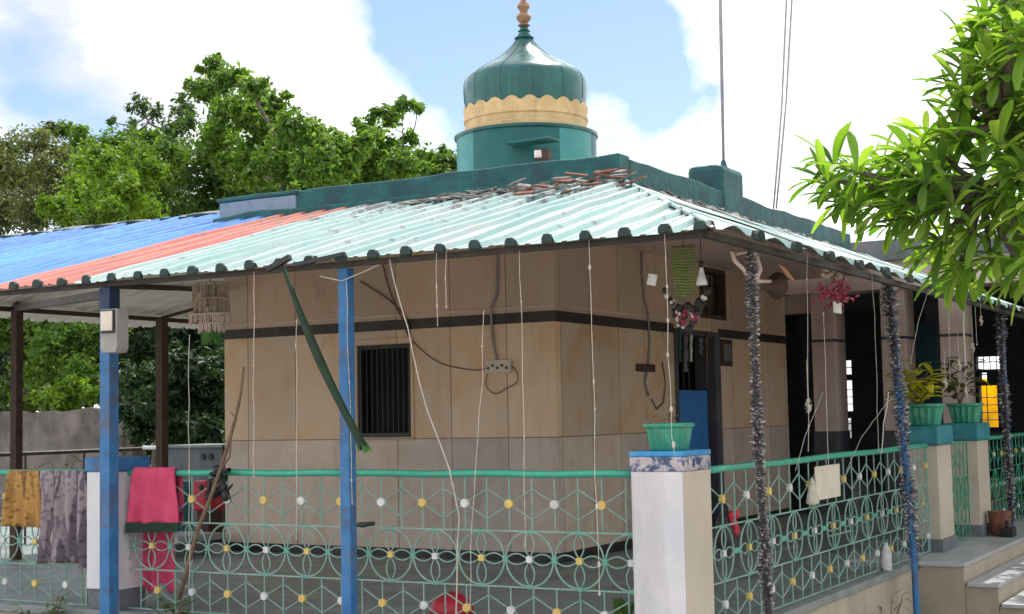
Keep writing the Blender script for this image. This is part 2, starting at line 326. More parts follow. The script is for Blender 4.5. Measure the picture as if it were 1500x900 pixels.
def blob(px, py, rad, amt):
    d = (M @ Vector((px-750, 450-py, -F))).normalized()
    dp = N(nt, 'ShaderNodeVectorMath', operation='DISTANCE'); nv = N(nt, 'ShaderNodeVectorMath', operation='NORMALIZE'); L.new(gv, nv.inputs[0])
    L.new(GW, dp.inputs[0]); dp.inputs[1].default_value = d
    mr = N(nt, 'ShaderNodeMapRange', interpolation_type='SMOOTHSTEP'); L.new(dp.outputs['Value'], mr.inputs[0]); mr.inputs[1].default_value = 0; mr.inputs[2].default_value = rad/F
    mr.inputs[3].default_value = amt; mr.inputs[4].default_value = 0
    return mr.outputs[0]
tot = n1
for a in ((800, 10, 250, -.5), (960, 100, 120, -.25), (1070, 140, 80, -.4), (600, 0, 190, -.22), (60, 120, 170, -.34), (190, 170, 120, -.3), (230, 70, 260, .14), (500, 120, 240, .2), (1250, 150, 330, .3), (1000, 230, 200, .2), (60, 30, 200, .08), (1060, 130, 50, -.2), (0, 185, 50, .35), (960, 110, 130, -.34), (700, 60, 120, -.2)):
    ad = N(nt, 'ShaderNodeMath', operation='ADD'); L.new(tot, ad.inputs[0]); L.new(blob(*a), ad.inputs[1]); tot = ad.outputs[0]
ad = N(nt, 'ShaderNodeMath', operation='ADD'); L.new(tot, ad.inputs[0]); ad.inputs[1].default_value = .06; tot = ad.outputs[0]
cr = ramp(nt, [(.30, (0, 0, 0)), (.66, (1, 1, 1))]); L.new(tot, cr.inputs[0])
shade = ramp(nt, [(.36, (4.6, 4.6, 5.0)), (.47, (7, 7, 7.2)), (.58, (13, 13, 13.1))]); sa = N(nt, 'ShaderNodeMath', operation='ADD'); L.new(noiz(nt, 5.1, 8, .6, mp.outputs[0], .3), sa.inputs[0]); L.new(blob(170, 60, 420, -.2), sa.inputs[1]); L.new(sa.outputs[0], shade.inputs[0])
brt = mixc(nt, 1., shade.outputs[0], (1, 1, 1), 'MULTIPLY')
skc = mixc(nt, 1., sky.outputs[0], (.72, .72, .85), 'MULTIPLY')
L.new(mixc(nt, cr.outputs[0], skc, brt), bg.inputs[0])
sl = bpy.data.lights.new('sun', 'SUN'); sl.energy = 2.3; sl.angle = R(.6); sl.color = (1, .95, .87)
so = bpy.data.objects.new('sun', sl); COL.objects.link(so); so.rotation_euler = SUN.to_track_quat('Z', 'Y').to_euler(); so.location = (0, 0, 20)
S.view_settings.view_transform = 'Standard'; S.view_settings.look = 'None'; S.view_settings.gamma = 1; S.view_settings.exposure = 1.12
S.cycles.max_bounces = 8; S.cycles.diffuse_bounces = 4
# ------------------------------------------------------------------ setting
FX0, FX1 = -13.5, -2.74      # plinth
mb = MB()
nx = 60
for i in range(nx+1):
    for j in range(nx+1):
        x = -300+600*(i/nx); y = -100+900*(j/nx); mb.v.append((x, y, 0))
for i in range(nx):
    for j in range(nx): a = i*(nx+1)+j; mb.f.append((a, a+nx+1, a+nx+2, a+1))
struct('ground', mb, 'ground')
mb = MB().box((FX0, 6.42, -.1), (FX1, 30, .38)); struct('plinth', mb, 'kerb', bev=.01)
mb = MB().box((FX0+.02, 6.60, .36), (FX1-.16, 29.9, .4)); struct('terrace_floor', mb, 'floor')
mb = MB().box((FX0, 6.40, .375), (FX1+.02, 6.598, .425)).box((FX1-.158, 6.602, .375), (FX1+.02, 10.7, .425)); struct('kerb', mb, 'coping', bev=.008)
# steps on the right
st = thing('entrance_steps', 'three pale marble steps climbing to the gate on the right', 'steps', (-2.3, 12.5, 0))
for i, (x, z) in enumerate(((-2.40, .42), (-2.17, .28), (-1.94, .14))):
    obj('riser_block', MB().box((FX1+.003 if i == 0 else (-2.40, -2.17)[i-1]+.003, 10.74+.02*i, -.02), (x, 19, z-.032)), 'kerb', st)
    obj('tread', MB().box((FX1-.5 if i == 0 else (-2.40, -2.17)[i-1]+.018, 10.71+.02*i, z-.03), (x+.015, 19.02, z)), 'marble', st, bev=.006)
# ------------------------------------------------------------------ shrine
WX0, WX1, WY0, WY1 = -8.64, -5.28, 9.96, 15.43; T = .25; ZT = 3.05
sh = thing('shrine', 'square marble shrine with teal parapet and green dome at centre', 'shrine', (-6.96, 12.7, .4))
win = (-7.19, -6.64, 1.385, 2.16)
d0, d1, dz = 12.29, 13.40, 2.32; t0, t1, tz0, tz1 = 12.95, 13.62, 2.45, 2.95
mb = MB()
# front wall round the window
mb.box((WX0, WY0, .4), (win[0], WY0+T, ZT)).box((win[1], WY0, .4), (WX1, WY0+T, ZT))
mb.box((win[0], WY0, .4), (win[1], WY0+T, win[2])).box((win[0], WY0, win[3]), (win[1], WY0+T, ZT))
obj('wall', mb, 'wall', sh)
mb = MB()
mb.box((WX1-T, WY0+T, .4), (WX1, d0, ZT)).box((WX1-T, d1, .4), (WX1, WY1, 2.38)).box((WX1-T, d0, dz), (WX1, d1, 2.38)).box((WX1-T, d0, 2.38), (WX1, t0, ZT)).box((WX1-T, t1, 2.38), (WX1, WY1, ZT)).box((WX1-T, t0, 2.38), (WX1, t1, tz0)).box((WX1-T, t0, tz1), (WX1, t1, ZT))
obj('wall', mb, 'wall', sh)
obj('wall', MB().box((WX0, WY0+T, .4), (WX0+T, WY1, ZT)), 'wall', sh)
obj('wall', MB().box((WX0+T, WY1-T, .4), (WX1-T, WY1, ZT)), 'wall', sh)
# dark granite band with a thin fillet, and skirting
bz0, bz1 = 2.275, 2.36
mb = MB().box((WX0-.004, WY0-.006, bz0), (WX1+.006, WY0, bz1)).box((WX1, WY0, bz0), (WX1+.006, d0, bz1)).box((WX1, d1, bz0), (WX1+.006, WY1, bz1))
obj('stone_band', mb, 'black', sh)
mb = MB().box((WX0-.004, WY0-.012, bz1+.03), (WX1+.012, WY0, bz1+.045)).box((WX1, WY0, bz1+.03), (WX1+.012, d0+.1, bz1+.045)).box((WX1, t1+.06, bz1+.42), (WX1+.012, WY1, bz1+.435))
obj('fillet', mb, 'pink', sh)
mb = MB().box((WX0-.004, WY0-.012, .4), (WX1+.012, WY0, .475)).box((WX1, WY0, .4), (WX1+.012, d0, .475)).box((WX1, d1, .4), (WX1+.012, WY1, .475))
obj('skirting', mb, 'black', sh)
# window
wf = obj('window', MB().box((win[0], WY0+.02, win[2]), (win[0]+.035, WY0+.09, win[3])).box((win[1]-.035, WY0+.02, win[2]), (win[1], WY0+.09, win[3])).box((win[0]+.035, WY0+.02, win[2]), (win[1]-.035, WY0+.09, win[2]+.035)).box((win[0]+.035, WY0+.02, win[3]-.035), (win[1]-.035, WY0+.09, win[3])), 'black2', sh)
mb = MB()
for i in range(9):
    x = win[0]+.035+(i+.5)*(.48/9); mb.tube([(x, WY0+.06, win[2]+.03), (x, WY0+.06, win[3]-.03)], .006)
obj('grille', mb, 'darksteel', wf)
obj('pane', MB().box((win[0]+.03, WY0+.12, win[2]+.03), (win[1]-.03, WY0+.126, win[3]-.03)), 'glassy', wf)
mb = MB().box((win[0]-.03, WY0-.02, win[3]+.004), (win[1]+.03, WY0, win[3]+.05)).box((win[0]-.0, WY0-.012, win[2]-.03), (win[1]+.03, WY0, win[2]-.002)).box((win[1]+.002, WY0-.012, win[2]), (win[1]+.03, WY0, win[3]))
obj('sill', mb, 'wall', wf, bev=.004)
# door and transom
dr = obj('door', MB().box((WX1-.09, d0+.06, .42), (WX1-.05, d1-.2, 1.75)), 'doorblue', sh, bev=.005)
mb = MB()
for k in range(3):
    mb.box((WX1-.05, d0+.12, .5+k*.42), (WX1-.035, d1-.28, .84+k*.42))
obj('panel', mb, 'doorblue', dr, bev=.006)
obj('door_frame', MB().box((WX1-.2, d0, .4), (WX1+.02, d0+.055, dz)).box((WX1-.2, d1-.14, .4), (WX1+.02, d1, dz)).box((WX1-.2, d0+.055, dz-.055), (WX1+.02, d1-.14, dz)), 'dark', sh, bev=.004)
mb = MB()
for i in range(5): mb.tube([(WX1-.12, d0+.1+i*.13, 1.74), (WX1-.12, d0+.1+i*.13, 2.26)], .006)
obj('door_grille', mb, 'darksteel', sh)
tr = obj('transom_window', MB().box((WX1-.1, t0, tz0), (WX1+.012, t0+.04, tz1)).box((WX1-.1, t1-.04, tz0), (WX1+.012, t1, tz1)).box((WX1-.1, t0+.04, tz0), (WX1+.012, t1-.04, tz0+.04)).box((WX1-.1, t0+.04, tz1-.04), (WX1+.012, t1-.04, tz1)), 'rust', sh)
mb = MB()
for i in range(6): mb.tube([(WX1-.05, t0+.1+i*.1, tz0+.03), (WX1-.05, t0+.1+i*.1, tz1-.03)], .006)
for i in range(3): mb.tube([(WX1-.045, t0+.03, tz0+.1+i*.12), (WX1-.045, t1-.03, tz0+.1+i*.12)], .005)
obj('grille', mb, 'black2', tr)
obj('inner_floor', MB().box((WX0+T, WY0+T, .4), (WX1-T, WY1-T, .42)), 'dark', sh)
# roof slab + parapet (a sloppy hand-plastered edge)
PX0, PX1, PY0, PY1 = -7.06, -4.23, 8.96, 14.5
def roughbox(a, b, n=14, amp=.012, seed=0):
    """box cut into slices along its longest horizontal side with an uneven top"""
    m = MB(); ax = 0 if abs(b[0]-a[0]) > abs(b[1]-a[1]) else 1
    n = max(4, int(abs(b[ax]-a[ax])*6)); ring = []
    for i in range(n+1):
        t = i/n; p = a[ax]+(b[ax]-a[ax])*t
        dz_ = amp*noise.noise(Vector((p*1.7, seed, 0)))*2+amp*.6*noise.noise(Vector((p*7, seed+5, 0))); dy = amp*noise.noise(Vector((p*2.3, seed+9, 0)))
        o = 1-ax; q = []
        for (u, z) in ((a[o]+dy, a[2]), (b[o], a[2]), (b[o], b[2]+dz_), (a[o]+dy*1.5, b[2]+dz_)):
            v = [0, 0, z]; v[ax] = p; v[o] = u; q.append(v)
        ring += q
    fs = []
    for i in range(n):
        for j in range(4): fs.append((i*4+j, i*4+(j+1) % 4, (i+1)*4+(j+1) % 4, (i+1)*4+j))
    fs += [(3, 2, 1, 0), (n*4, n*4+1, n*4+2, n*4+3)]
    m.add(ring, fs); return m
obj('roof_slab', roughbox((-9.5, PY0+.02, 2.97), (PX1-.02, 15.3, 3.08), seed=3), 'pink', sh)
obj('parapet', roughbox((PX0, PY0+.03, 3.08), (PX1, PY0+.2, 3.35), seed=1), 'teal', sh, bev=.012)
obj('parapet', roughbox((PX1-.17, PY0+.2, 3.08), (PX1+.0, PY1, 3.335), seed=2), 'teal', sh, bev=.012)
obj('ledge', roughbox((-7.85, PY0-.05, 3.10), (PX1-.45, PY0+.028, 3.20), amp=.02, seed=4), 'teal', sh, bev=.01)
obj('parapet', roughbox((-7.85, PY0+.03, 3.05), (PX0, PY0+.24, 3.325), seed=6), 'greyb', sh, bev=.012)
obj('coping', roughbox((-7.87, PY0+.02, 3.325), (PX0+.02, PY0+.26, 3.36), amp=.015, seed=7), 'teal', sh, bev=.01)
obj('roof_block', MB().box((PX1-.30, 10.90, 3.08), (PX1+.01, 11.42, 3.555)), 'teal', sh, bev=.05)
# drum
CX, CY = -6.96, 12.6
dmo = obj('drum', MB().lathe([(.705, 3.0), (.705, 4.325)], (CX, CY), 96), ['tealdr', 'tealp'], sh)
for pgn in dmo.data.polygons:
    rel = (math.degrees(math.atan2(pgn.center.y-CY, pgn.center.x-CX))+61+180) % 360-180
    if len(pgn.vertices) == 4: pgn.material_index = 1 if (25.5 < rel < 66 or -110 < rel < -48.6 or 96 < rel < 150) else 0; pgn.use_smooth = False
mb = MB().lathe([(.705, 4.31), (.725, 4.32), (.728, 4.345), (.70, 4.355), (.6, 4.37)], (CX, CY), 48)
obj('drum_rim', mb, 'teald', sh, smooth='auto')
# dome
prof = [(.60, 4.36), (.60, 4.55), (.617, 4.68), (.625, 4.80), (.622, 4.87), (.608, 4.925), (.575, 4.965), (.52, 5.005), (.45, 5.045), (.38, 5.085), (.31, 5.13), (.245, 5.175), (.19, 5.22), (.14, 5.27), (.10, 5.32), (.07, 5.37), (.06, 5.40)]
dome = obj('dome', MB().lathe(prof, (CX, CY), 64), 'teald', sh, smooth='auto')
mb = MB()
for k in range(12):
    a = 2*math.pi*k/12+.1; mb.tube([(CX+(r+.001)*math.cos(a), CY+(r+.001)*math.sin(a), z) for r, z in prof[2:]], .0035, 5)
obj('rib', mb, 'teald', dome, smooth=True)
n = 22*8; vs = []; fs = []
rows = [(.612, 4.36), (.628, 4.37), (.628, 4.40), (.618, 4.41), (.618, 4.475), (.63, 4.485), (.63, 4.51), (.62, 4.52), (.622, 4.54), (.632, None), (.61, None)]
for j in range(n):
    a = 2*math.pi*j/n; u = (j/8) % 1
    top = 4.555+.085*abs(math.sin(math.pi*u))**.5 + (.045 if u < .07 or u > .93 else 0)
    for r, z in rows: vs.append((CX+r*math.cos(a), CY+r*math.sin(a), top if z is None else z))
k = len(rows)
for j in range(n):
    for i in range(k-1): fs.append((j*k+i, ((j+1) % n)*k+i, ((j+1) % n)*k+i+1, j*k+i+1))
obj('dome_band', MB().add(vs, fs), 'gold', sh, smooth='auto')
fin = obj('finial', MB().lathe([(.06, 5.33), (.10, 5.355), (.10, 5.365), (.055, 5.38), (.05, 5.42), (.065, 5.43), (.05, 5.445), (.042, 5.47)], (CX, CY), 24), 'teald', sh, smooth='auto')
obj('finial_bulb', MB().lathe([(.03, 5.47), (.065, 5.49), (.05, 5.505), (.04, 5.52), (.07, 5.55), (.078, 5.58), (.06, 5.61), (.035, 5.63), (.045, 5.65), (.065, 5.68), (.06, 5.71), (.03, 5.74), (.03, 5.78), (.05, 5.81), (.03, 5.85), (.008, 6.0)], (CX, CY), 24), 'brass', fin, smooth='auto')
# columns + beams on the right behind the shrine (part of the same open hall)
hall = thing('open_hall', 'shadowy open hall with pinkish columns behind the shrine on the right', 'hall', (-3.5, 15.5, .4))
for x in (-4.99, -4.22, -3.60, -2.66):
    c = obj('column', MB().box((x, 15.45, 1.30), (x+.26, 15.85, 2.82)), 'pink', hall, bev=.006)
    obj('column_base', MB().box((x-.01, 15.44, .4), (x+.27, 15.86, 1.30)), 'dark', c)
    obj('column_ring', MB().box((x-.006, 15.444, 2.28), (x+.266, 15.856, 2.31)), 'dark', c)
obj('beam', MB().box((WX1+.02, 15.42, 2.82), (2.5, 15.9, 3.12)), 'pink', hall)
obj('beam', MB().box((WX1-.2, 15.6, 2.62), (WX1+.3, 15.8, 2.82)), 'pink', hall)
obj('roof', MB().box((-9.0, 15.32, 3.12), (2.6, 24.4, 3.34)), 'grey', hall)
# rear wall with openings
op = [(-7.5, -7.08, 2.12, 2.36), (-7.5, -7.08, 1.5, 2.02), (-7.5, -7.12, 1.05, 1.38), (-5.87, -5.70, 2.12, 2.38), (-5.03, -4.62, 2.13, 2.34), (-5.0, -4.72, 1.2, 1.87)]
xs = sorted({-9.0, 2.6, *[o[0] for o in op], *[o[1] for o in op]}); op.append((-4.98, -4.87, 1.93, 2.08)); xs = sorted({-9.0, 2.6, *[o[0] for o in op], *[o[1] for o in op]}); zs = sorted({.4, 3.12, *[o[2] for o in op], *[o[3] for o in op]})
mb = MB()
for i in range(len(xs)-1):
    for j in range(len(zs)-1):
        cx_, cz_ = (xs[i]+xs[i+1])/2, (zs[j]+zs[j+1])/2
        if any(o[0] < cx_ < o[1] and o[2] < cz_ < o[3] for o in op): continue
        mb.box((xs[i], 24, zs[j]), (xs[i+1], 24.2, zs[j+1]))
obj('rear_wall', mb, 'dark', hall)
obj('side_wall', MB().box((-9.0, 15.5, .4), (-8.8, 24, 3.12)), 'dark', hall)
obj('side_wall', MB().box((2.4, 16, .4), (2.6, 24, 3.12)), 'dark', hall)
for o in op:
    mb = MB()
    for i in range(1, int((o[1]-o[0])/.1)): mb.tube([(o[0]+i*.1, 24.1, o[2]), (o[0]+i*.1, 24.1, o[3])], .008)
    for i in range(1, int((o[3]-o[2])/.15)+1): mb.tube([(o[0], 24.1, o[2]+i*.12), (o[1], 24.1, o[2]+i*.12)], .008)
    if mb.v: obj('opening_grille', mb, 'darksteel', hall)
for x, y in ((-4.6, 19), (-6.3, 19), (-2.9, 19), (-1.2, 19)):
    obj('inner_post', MB().box((x, y, .4), (x+.22, y+.22, 3.12)), 'dark', hall)
obj('rail_wall', MB().box((WX1+.02, 18, 1.15), (2, 18.04, 1.22)), 'dark', hall)
obj('curtain', MB().box((-4.5, 16.6, 1.0), (-3.9, 16.65, 2.5)), 'darkg', hall)
# yellow banner glowing behind the lower opening
yb = tag(obj('banner', MB().box((-5.6, 26.0, .9), (-4.3, 26.01, 2.02)), 'yellowc'), 'sunlit yellow cloth banner seen through the hall on the right', 'banner')
yb2 = tag(obj('screen_wall', MB().box((-10, 30, 0), (2, 30.2, 1.3)), 'white'), 'white boundary wall seen bright through the far openings of the hall', 'wall')

# ------------------------------------------------------------------ tin canopy
YE, XE, ZE = 6.1, -2.43, 2.385
P15 = math.tan(R(15))
cp = thing('tin_canopy', 'corrugated tin canopy of mint, red and blue sheets on blue posts', 'canopy', (-6, 6.2, 0))
PITCH = .2045
P2 = .575
def prof_wide(a, b, ph=0):
    """side sheets: wide pans with a soft swell between tall ribs"""
    out = []; k0 = int(math.floor((a-ph)/P2))-1; k1 = int(math.ceil((b-ph)/P2))+1
    for k in range(k0, k1):
        c = ph+k*P2
        for d, h in ((-.055, 0), (-.03, .034), (.03, .034), (.055, 0), (.12, .004), (.19, .022), (.26, .034), (.315, .034), (.39, .022), (.46, .004)):
            if a <= c+d <= b: out.append((c+d, h))
    out.sort(); out = [(a, out[0][1] if out else 0)]+out+[(b, out[-1][1] if out else 0)]; return out
def prof_pts(a, b, ph=0):
    """trapezoid ribs between a and b; ribs at k*PITCH"""
    out = []; k0 = int(math.floor((a-ph)/PITCH))-1; k1 = int(math.ceil((b-ph)/PITCH))+1
    for k in range(k0, k1):
        c = ph+k*PITCH
        for d, h in ((-.038, 0), (-.022, .026), (.022, .026), (.038, 0), (.07, 0), (.073, .005), (.1, .005), (.103, 0)):
            if a <= c+d <= b: out.append((c+d, h))
    out.sort(); out = [(a, 0)]+out+[(b, 0)]; return out
def sheet(name, a, b, m, y0, yend, zf, axis=0, um='under', seed=0, sag=.011, rag=.03, flip=False):
    pts = prof_pts(a, b, XE if axis == 0 else YE+.02) if axis == 0 or flip else prof_wide(a, b, YE+.02); rows = 9; vs = []; fs = []
    for (u, h) in pts:
        e = yend(u) + rag*noise.noise(Vector((math.floor(u/.8)*3.1, seed, 1)))*2
        s0 = y0 + (.02*noise.noise(Vector((math.floor((u-XE)/1.02)*5.3, seed, 9))) + .016*noise.noise(Vector((u*2.5, seed, 4))))
        for j in range(rows):
            t = j/(rows-1); d = s0+(e-s0)*t
            z = zf(d)+h+sag*noise.noise(Vector((u*2, d*2, seed)))*2 + .004*noise.noise(Vector((u*9, 0, seed)))
            vs.append((u, d, z) if axis == 0 else (d, u, z))
    k = len(pts)
    for i in range(k-1):
        for j in range(rows-1):
            f = (i*rows+j, (i+1)*rows+j, (i+1)*rows+j+1, i*rows+j+1)
            fs.append(f[::-1] if flip else f)
    mbx = MB().add(vs, fs); 
    if axis == 1: mbx.f = [tuple(q) for q in mbx.f]
    o = obj(name, mbx, [m, um, um], cp)
    sm = o.modifiers.new('thick', 'SOLIDIFY'); sm.thickness = .003; sm.offset = -1; sm.material_offset = 1; sm.material_offset_rim = 0
    return o
zfront = lambda y: ZE+(y-YE)*P15
hipf = lambda x: YE+(XE-x)*(2.86/1.8)
top1 = lambda x: min(8.94 if x > -7.85 else 9.8, hipf(x))
bnd = [(-12.0, -10.6, 'blue'), (-10.6, -9.5, 'blue'), (-9.5, -8.4, 'blue'), (-8.4, -7.16, 'blue'), (-7.16, -6.43, 'red'), (-6.43, -5.5, 'mint'), (-5.5, -4.5, 'mint'), (-4.5, -3.5, 'mint'), (-3.5, XE+.02, 'mint')]
for i, (a, b, m) in enumerate(bnd):
    off = .004*(i % 2)
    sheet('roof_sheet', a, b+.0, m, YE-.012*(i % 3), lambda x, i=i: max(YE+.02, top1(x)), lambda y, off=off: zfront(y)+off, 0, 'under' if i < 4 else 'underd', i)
P22 = .73/1.8
zr = lambda x, y=0: 2.39+(XE-x)*P22
for i, (a, b) in enumerate(((6.12, 7.5), (7.5, 9.2), (9.2, 11.0), (11.0, 12.8), (12.8, 15.2))):
    def yend(y): return -4.22 if y > 8.94 else min(XE-.01, XE-(y-YE)*(1.8/2.86))
    pts = None
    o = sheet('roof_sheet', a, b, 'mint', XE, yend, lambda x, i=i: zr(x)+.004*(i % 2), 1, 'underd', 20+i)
# dark caps along both eaves, standing in for shade in hollow rib ends
def ribshade(x, y, z, ax):
    w_, h_, d_ = random.uniform(.030, .036), random.uniform(.027, .034), .016
    m_ = MB(); vs = []
    if ax: w_ *= 1.75; h_ *= 1.25
    for q in (-d_, d_*.6):
        for (u, v) in ((-w_, -.016), (w_, -.016), (w_*.92, h_*.45), (w_*.55, h_), (-w_*.55, h_), (-w_*.92, h_*.45)):
            vs.append((x+u, y+q, z+v) if ax == 0 else (x-q, y+u, z+v))
    m_.add(vs, [(0, 1, 2, 3, 4, 5), (11, 10, 9, 8, 7, 6)]+[(i, 6+i, 6+(i+1) % 6, (i+1) % 6) for i in range(6)]); obj('rib_shade', m_, 'capdark', cp, bev=.006)
for k in range(0, 29): ribshade(XE-.005-k*PITCH-(.03 if k == 0 else 0), YE-.02, ZE+.001*math.sin(k*2.1), 0)
for k in range(1, 16): ribshade(XE+.02, YE+.02+k*P2, 2.388, 1)
obj('ridge_flashing', roughbox((-12, 9.74, 3.385), (-8.1, 9.9, 3.405), amp=.012, seed=31), 'white', cp)
mb = MB()
for k in range(9): x = -11.8+k*.42; mb.tube([(x, 9.72, 3.38), (x+.16, 9.7, 3.375+.006*(k % 3)), (x+.34, 9.72, 3.37)], .018, 5)
obj('ridge_gap_filler', mb, 'capdark', cp)
# ridge cap flashing over hip
mb = MB().tube([(XE+.0, YE, ZE+.02), (-3.3, hipf(-3.3), zfront(hipf(-3.3))+.02), (-4.2, 8.9, zfront(8.9)+.03)], .012, 6)
obj('hip_cap', mb, 'mint', cp)
# west wing under the blue sheets
def zwest(x): return 2.50+(x+10.3)*.27
for i, (a, b) in enumerate(((8.25, 10.0), (10.0, 11.8), (11.8, 14.2))):
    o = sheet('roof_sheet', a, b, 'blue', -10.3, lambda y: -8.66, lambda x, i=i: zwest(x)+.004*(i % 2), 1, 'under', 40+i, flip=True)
# beams and purlins
def beam(name, pts, r, m='darksteel', n=4): return obj(name, MB().tube(pts, r, n), m, cp)
beam('edge_beam', [(-12, YE+.07, ZE-.022), (XE-.06, YE+.07, ZE-.022)], .021)
beam('edge_beam', [(XE-.06, YE+.08, ZE-.02), (XE-.06, 15.2, ZE-.015)], .024)
beam('purlin', [(-12, 7.5, zfront(7.5)-.04), (-3.35, 7.5, zfront(7.5)-.04)], .02)
beam('purlin', [(-9.95, 8.2, zwest(-9.95)-.045), (-9.95, 14.2, zwest(-9.95)-.045)], .028, 'rust')
beam('purlin', [(-9.2, 8.4, zwest(-9.2)-.03), (-9.2, 14.2, zwest(-9.2)-.03)], .018, 'rust')
beam('rafter', [(-6.26, 6.2, 2.31), (-9.9, 8.72, 2.56)], .036, 'darksteel')
beam('rafter', [(-9.9, 8.72, 2.60), (-12.0, 10.0, 2.55)], .03, 'darksteel')
beam('rafter', [(-6.26, 6.2, 2.36), (-8.64, 9.93, 2.72)], .026, 'rust')
beam('rafter', [(-9.9, 10.5, 2.56), (-8.66, 11.0, 2.88)], .02, 'rust')
beam('rafter', [(XE-.04, 6.2, ZE-.02), (-4.2, 8.95, 3.02)], .025, 'rust')
def post(x, y, ztop, w_, m, m2=None, zb=0):
    p = obj('post', MB().box((x-w_/2, y-w_/2, zb), (x+w_/2, y+w_/2, ztop)), m, cp, bev=.004); return p
pp = at(160, 700, 'Y', 6.2); post(pp.x, 6.2, ZE-.04, .078, 'bluep')
MT['navy'] = surf('dark navy post top', (.012, .03, .07), (.02, .04, .09), 9, .5, .4)
obj('post_top', MB().box((pp.x-.042, 6.158, at(165, 453, 'Y', 6.2).z), (pp.x+.042, 6.242, ZE-.045)), 'navy', cp)  # box giving the upper length of the post a darker blue
pp = at(510, 700, 'Y', 6.2); post(pp.x, 6.2, ZE-.04, .062, 'bluep')
post(-9.9, 8.72, zwest(-9.9)-.05, .075, 'rust', zb=.4); post(-9.9, 10.5, zwest(-9.9)-.05, .085, 'rust', zb=.4)
obj('post', MB().tube([at(1099, 360, 'X', -2.5), at(1104, 480, 'X', -2.5), at(1110, 640, 'X', -2.5), at(1120, 800, 'X', -2.5), at(1127, 930, 'X', -2.5)], .017, 6), 'darksteel', cp); obj('post', MB().tube([at(1300, 400, 'X', -2.58), at(1316, 570, 'X', -2.58), at(1328, 690, 'X', -2.58), at(1339, 820, 'X', -2.58), at(1345, 935, 'X', -2.58)], .024, 6), 'bluep', cp)
obj('post', MB().tube([at(1466, 446, 'X', -2.58), at(1483, 775, 'X', -2.58)], .02, 6), 'bluep', cp)
# scrap on the hip
sc = thing('roof_scrap', 'heap of broken red brown and grey roofing scrap below the parapet corner', 'roof scrap', (-4.5, 8.6, 3.02))
for nm, m, cnt, ex in (('broken_slat', 'debris', 22, 0), ('broken_sheet', 'debrisg', 20, .1)):
    mb = MB()
    for i in range(cnt):
        x = random.gauss(-4.35, .22); y = random.uniform(8.1, 8.85) if nm == 'broken_slat' else random.uniform(7.8, 8.85); y = min(y, hipf(x)-.02); z = zfront(y)+.03+random.uniform(0, .06)
        r_ = Matrix.Rotation(random.uniform(-.5, .5), 3, 'Z') @ Matrix.Rotation(random.uniform(-.25, .25), 3, 'Y') @ Matrix.Rotation(R(15)+random.uniform(-.2, .2), 3, 'X')
        l_, w2 = random.uniform(.05, .2), random.uniform(.015, .07)
        obj(nm, MB().box((x-l_/2, y-w2/2, z), (x+l_/2, y+w2/2, z+.012), r_), m, sc)
mb = MB()
for i in range(170):   # litter lying along the foot of the parapet
    if i < 70: x = random.uniform(-5.7, -4.7); y = random.uniform(8.55, 8.9); z = zfront(y)+.03; rx = R(15); ry = 0
    else: y = random.uniform(9.0, 13); x = random.uniform(-4.2, -3.95); z = zr(x)+.03; rx = 0; ry = R(22)
    r_ = Matrix.Rotation(random.uniform(-1.5, 1.5), 3, 'Z') @ Matrix.Rotation(rx, 3, 'X') @ Matrix.Rotation(ry, 3, 'Y')
    l_, w2 = random.uniform(.06, .22), random.uniform(.015, .06); mb.box((x-l_/2, y-w2/2, z), (x+l_/2, y+w2/2, z+.01), r_)
tag(obj('roof_litter', mb, 'debrisg', kind='stuff'), 'dry litter scattered along the foot of the teal parapet', 'litter')
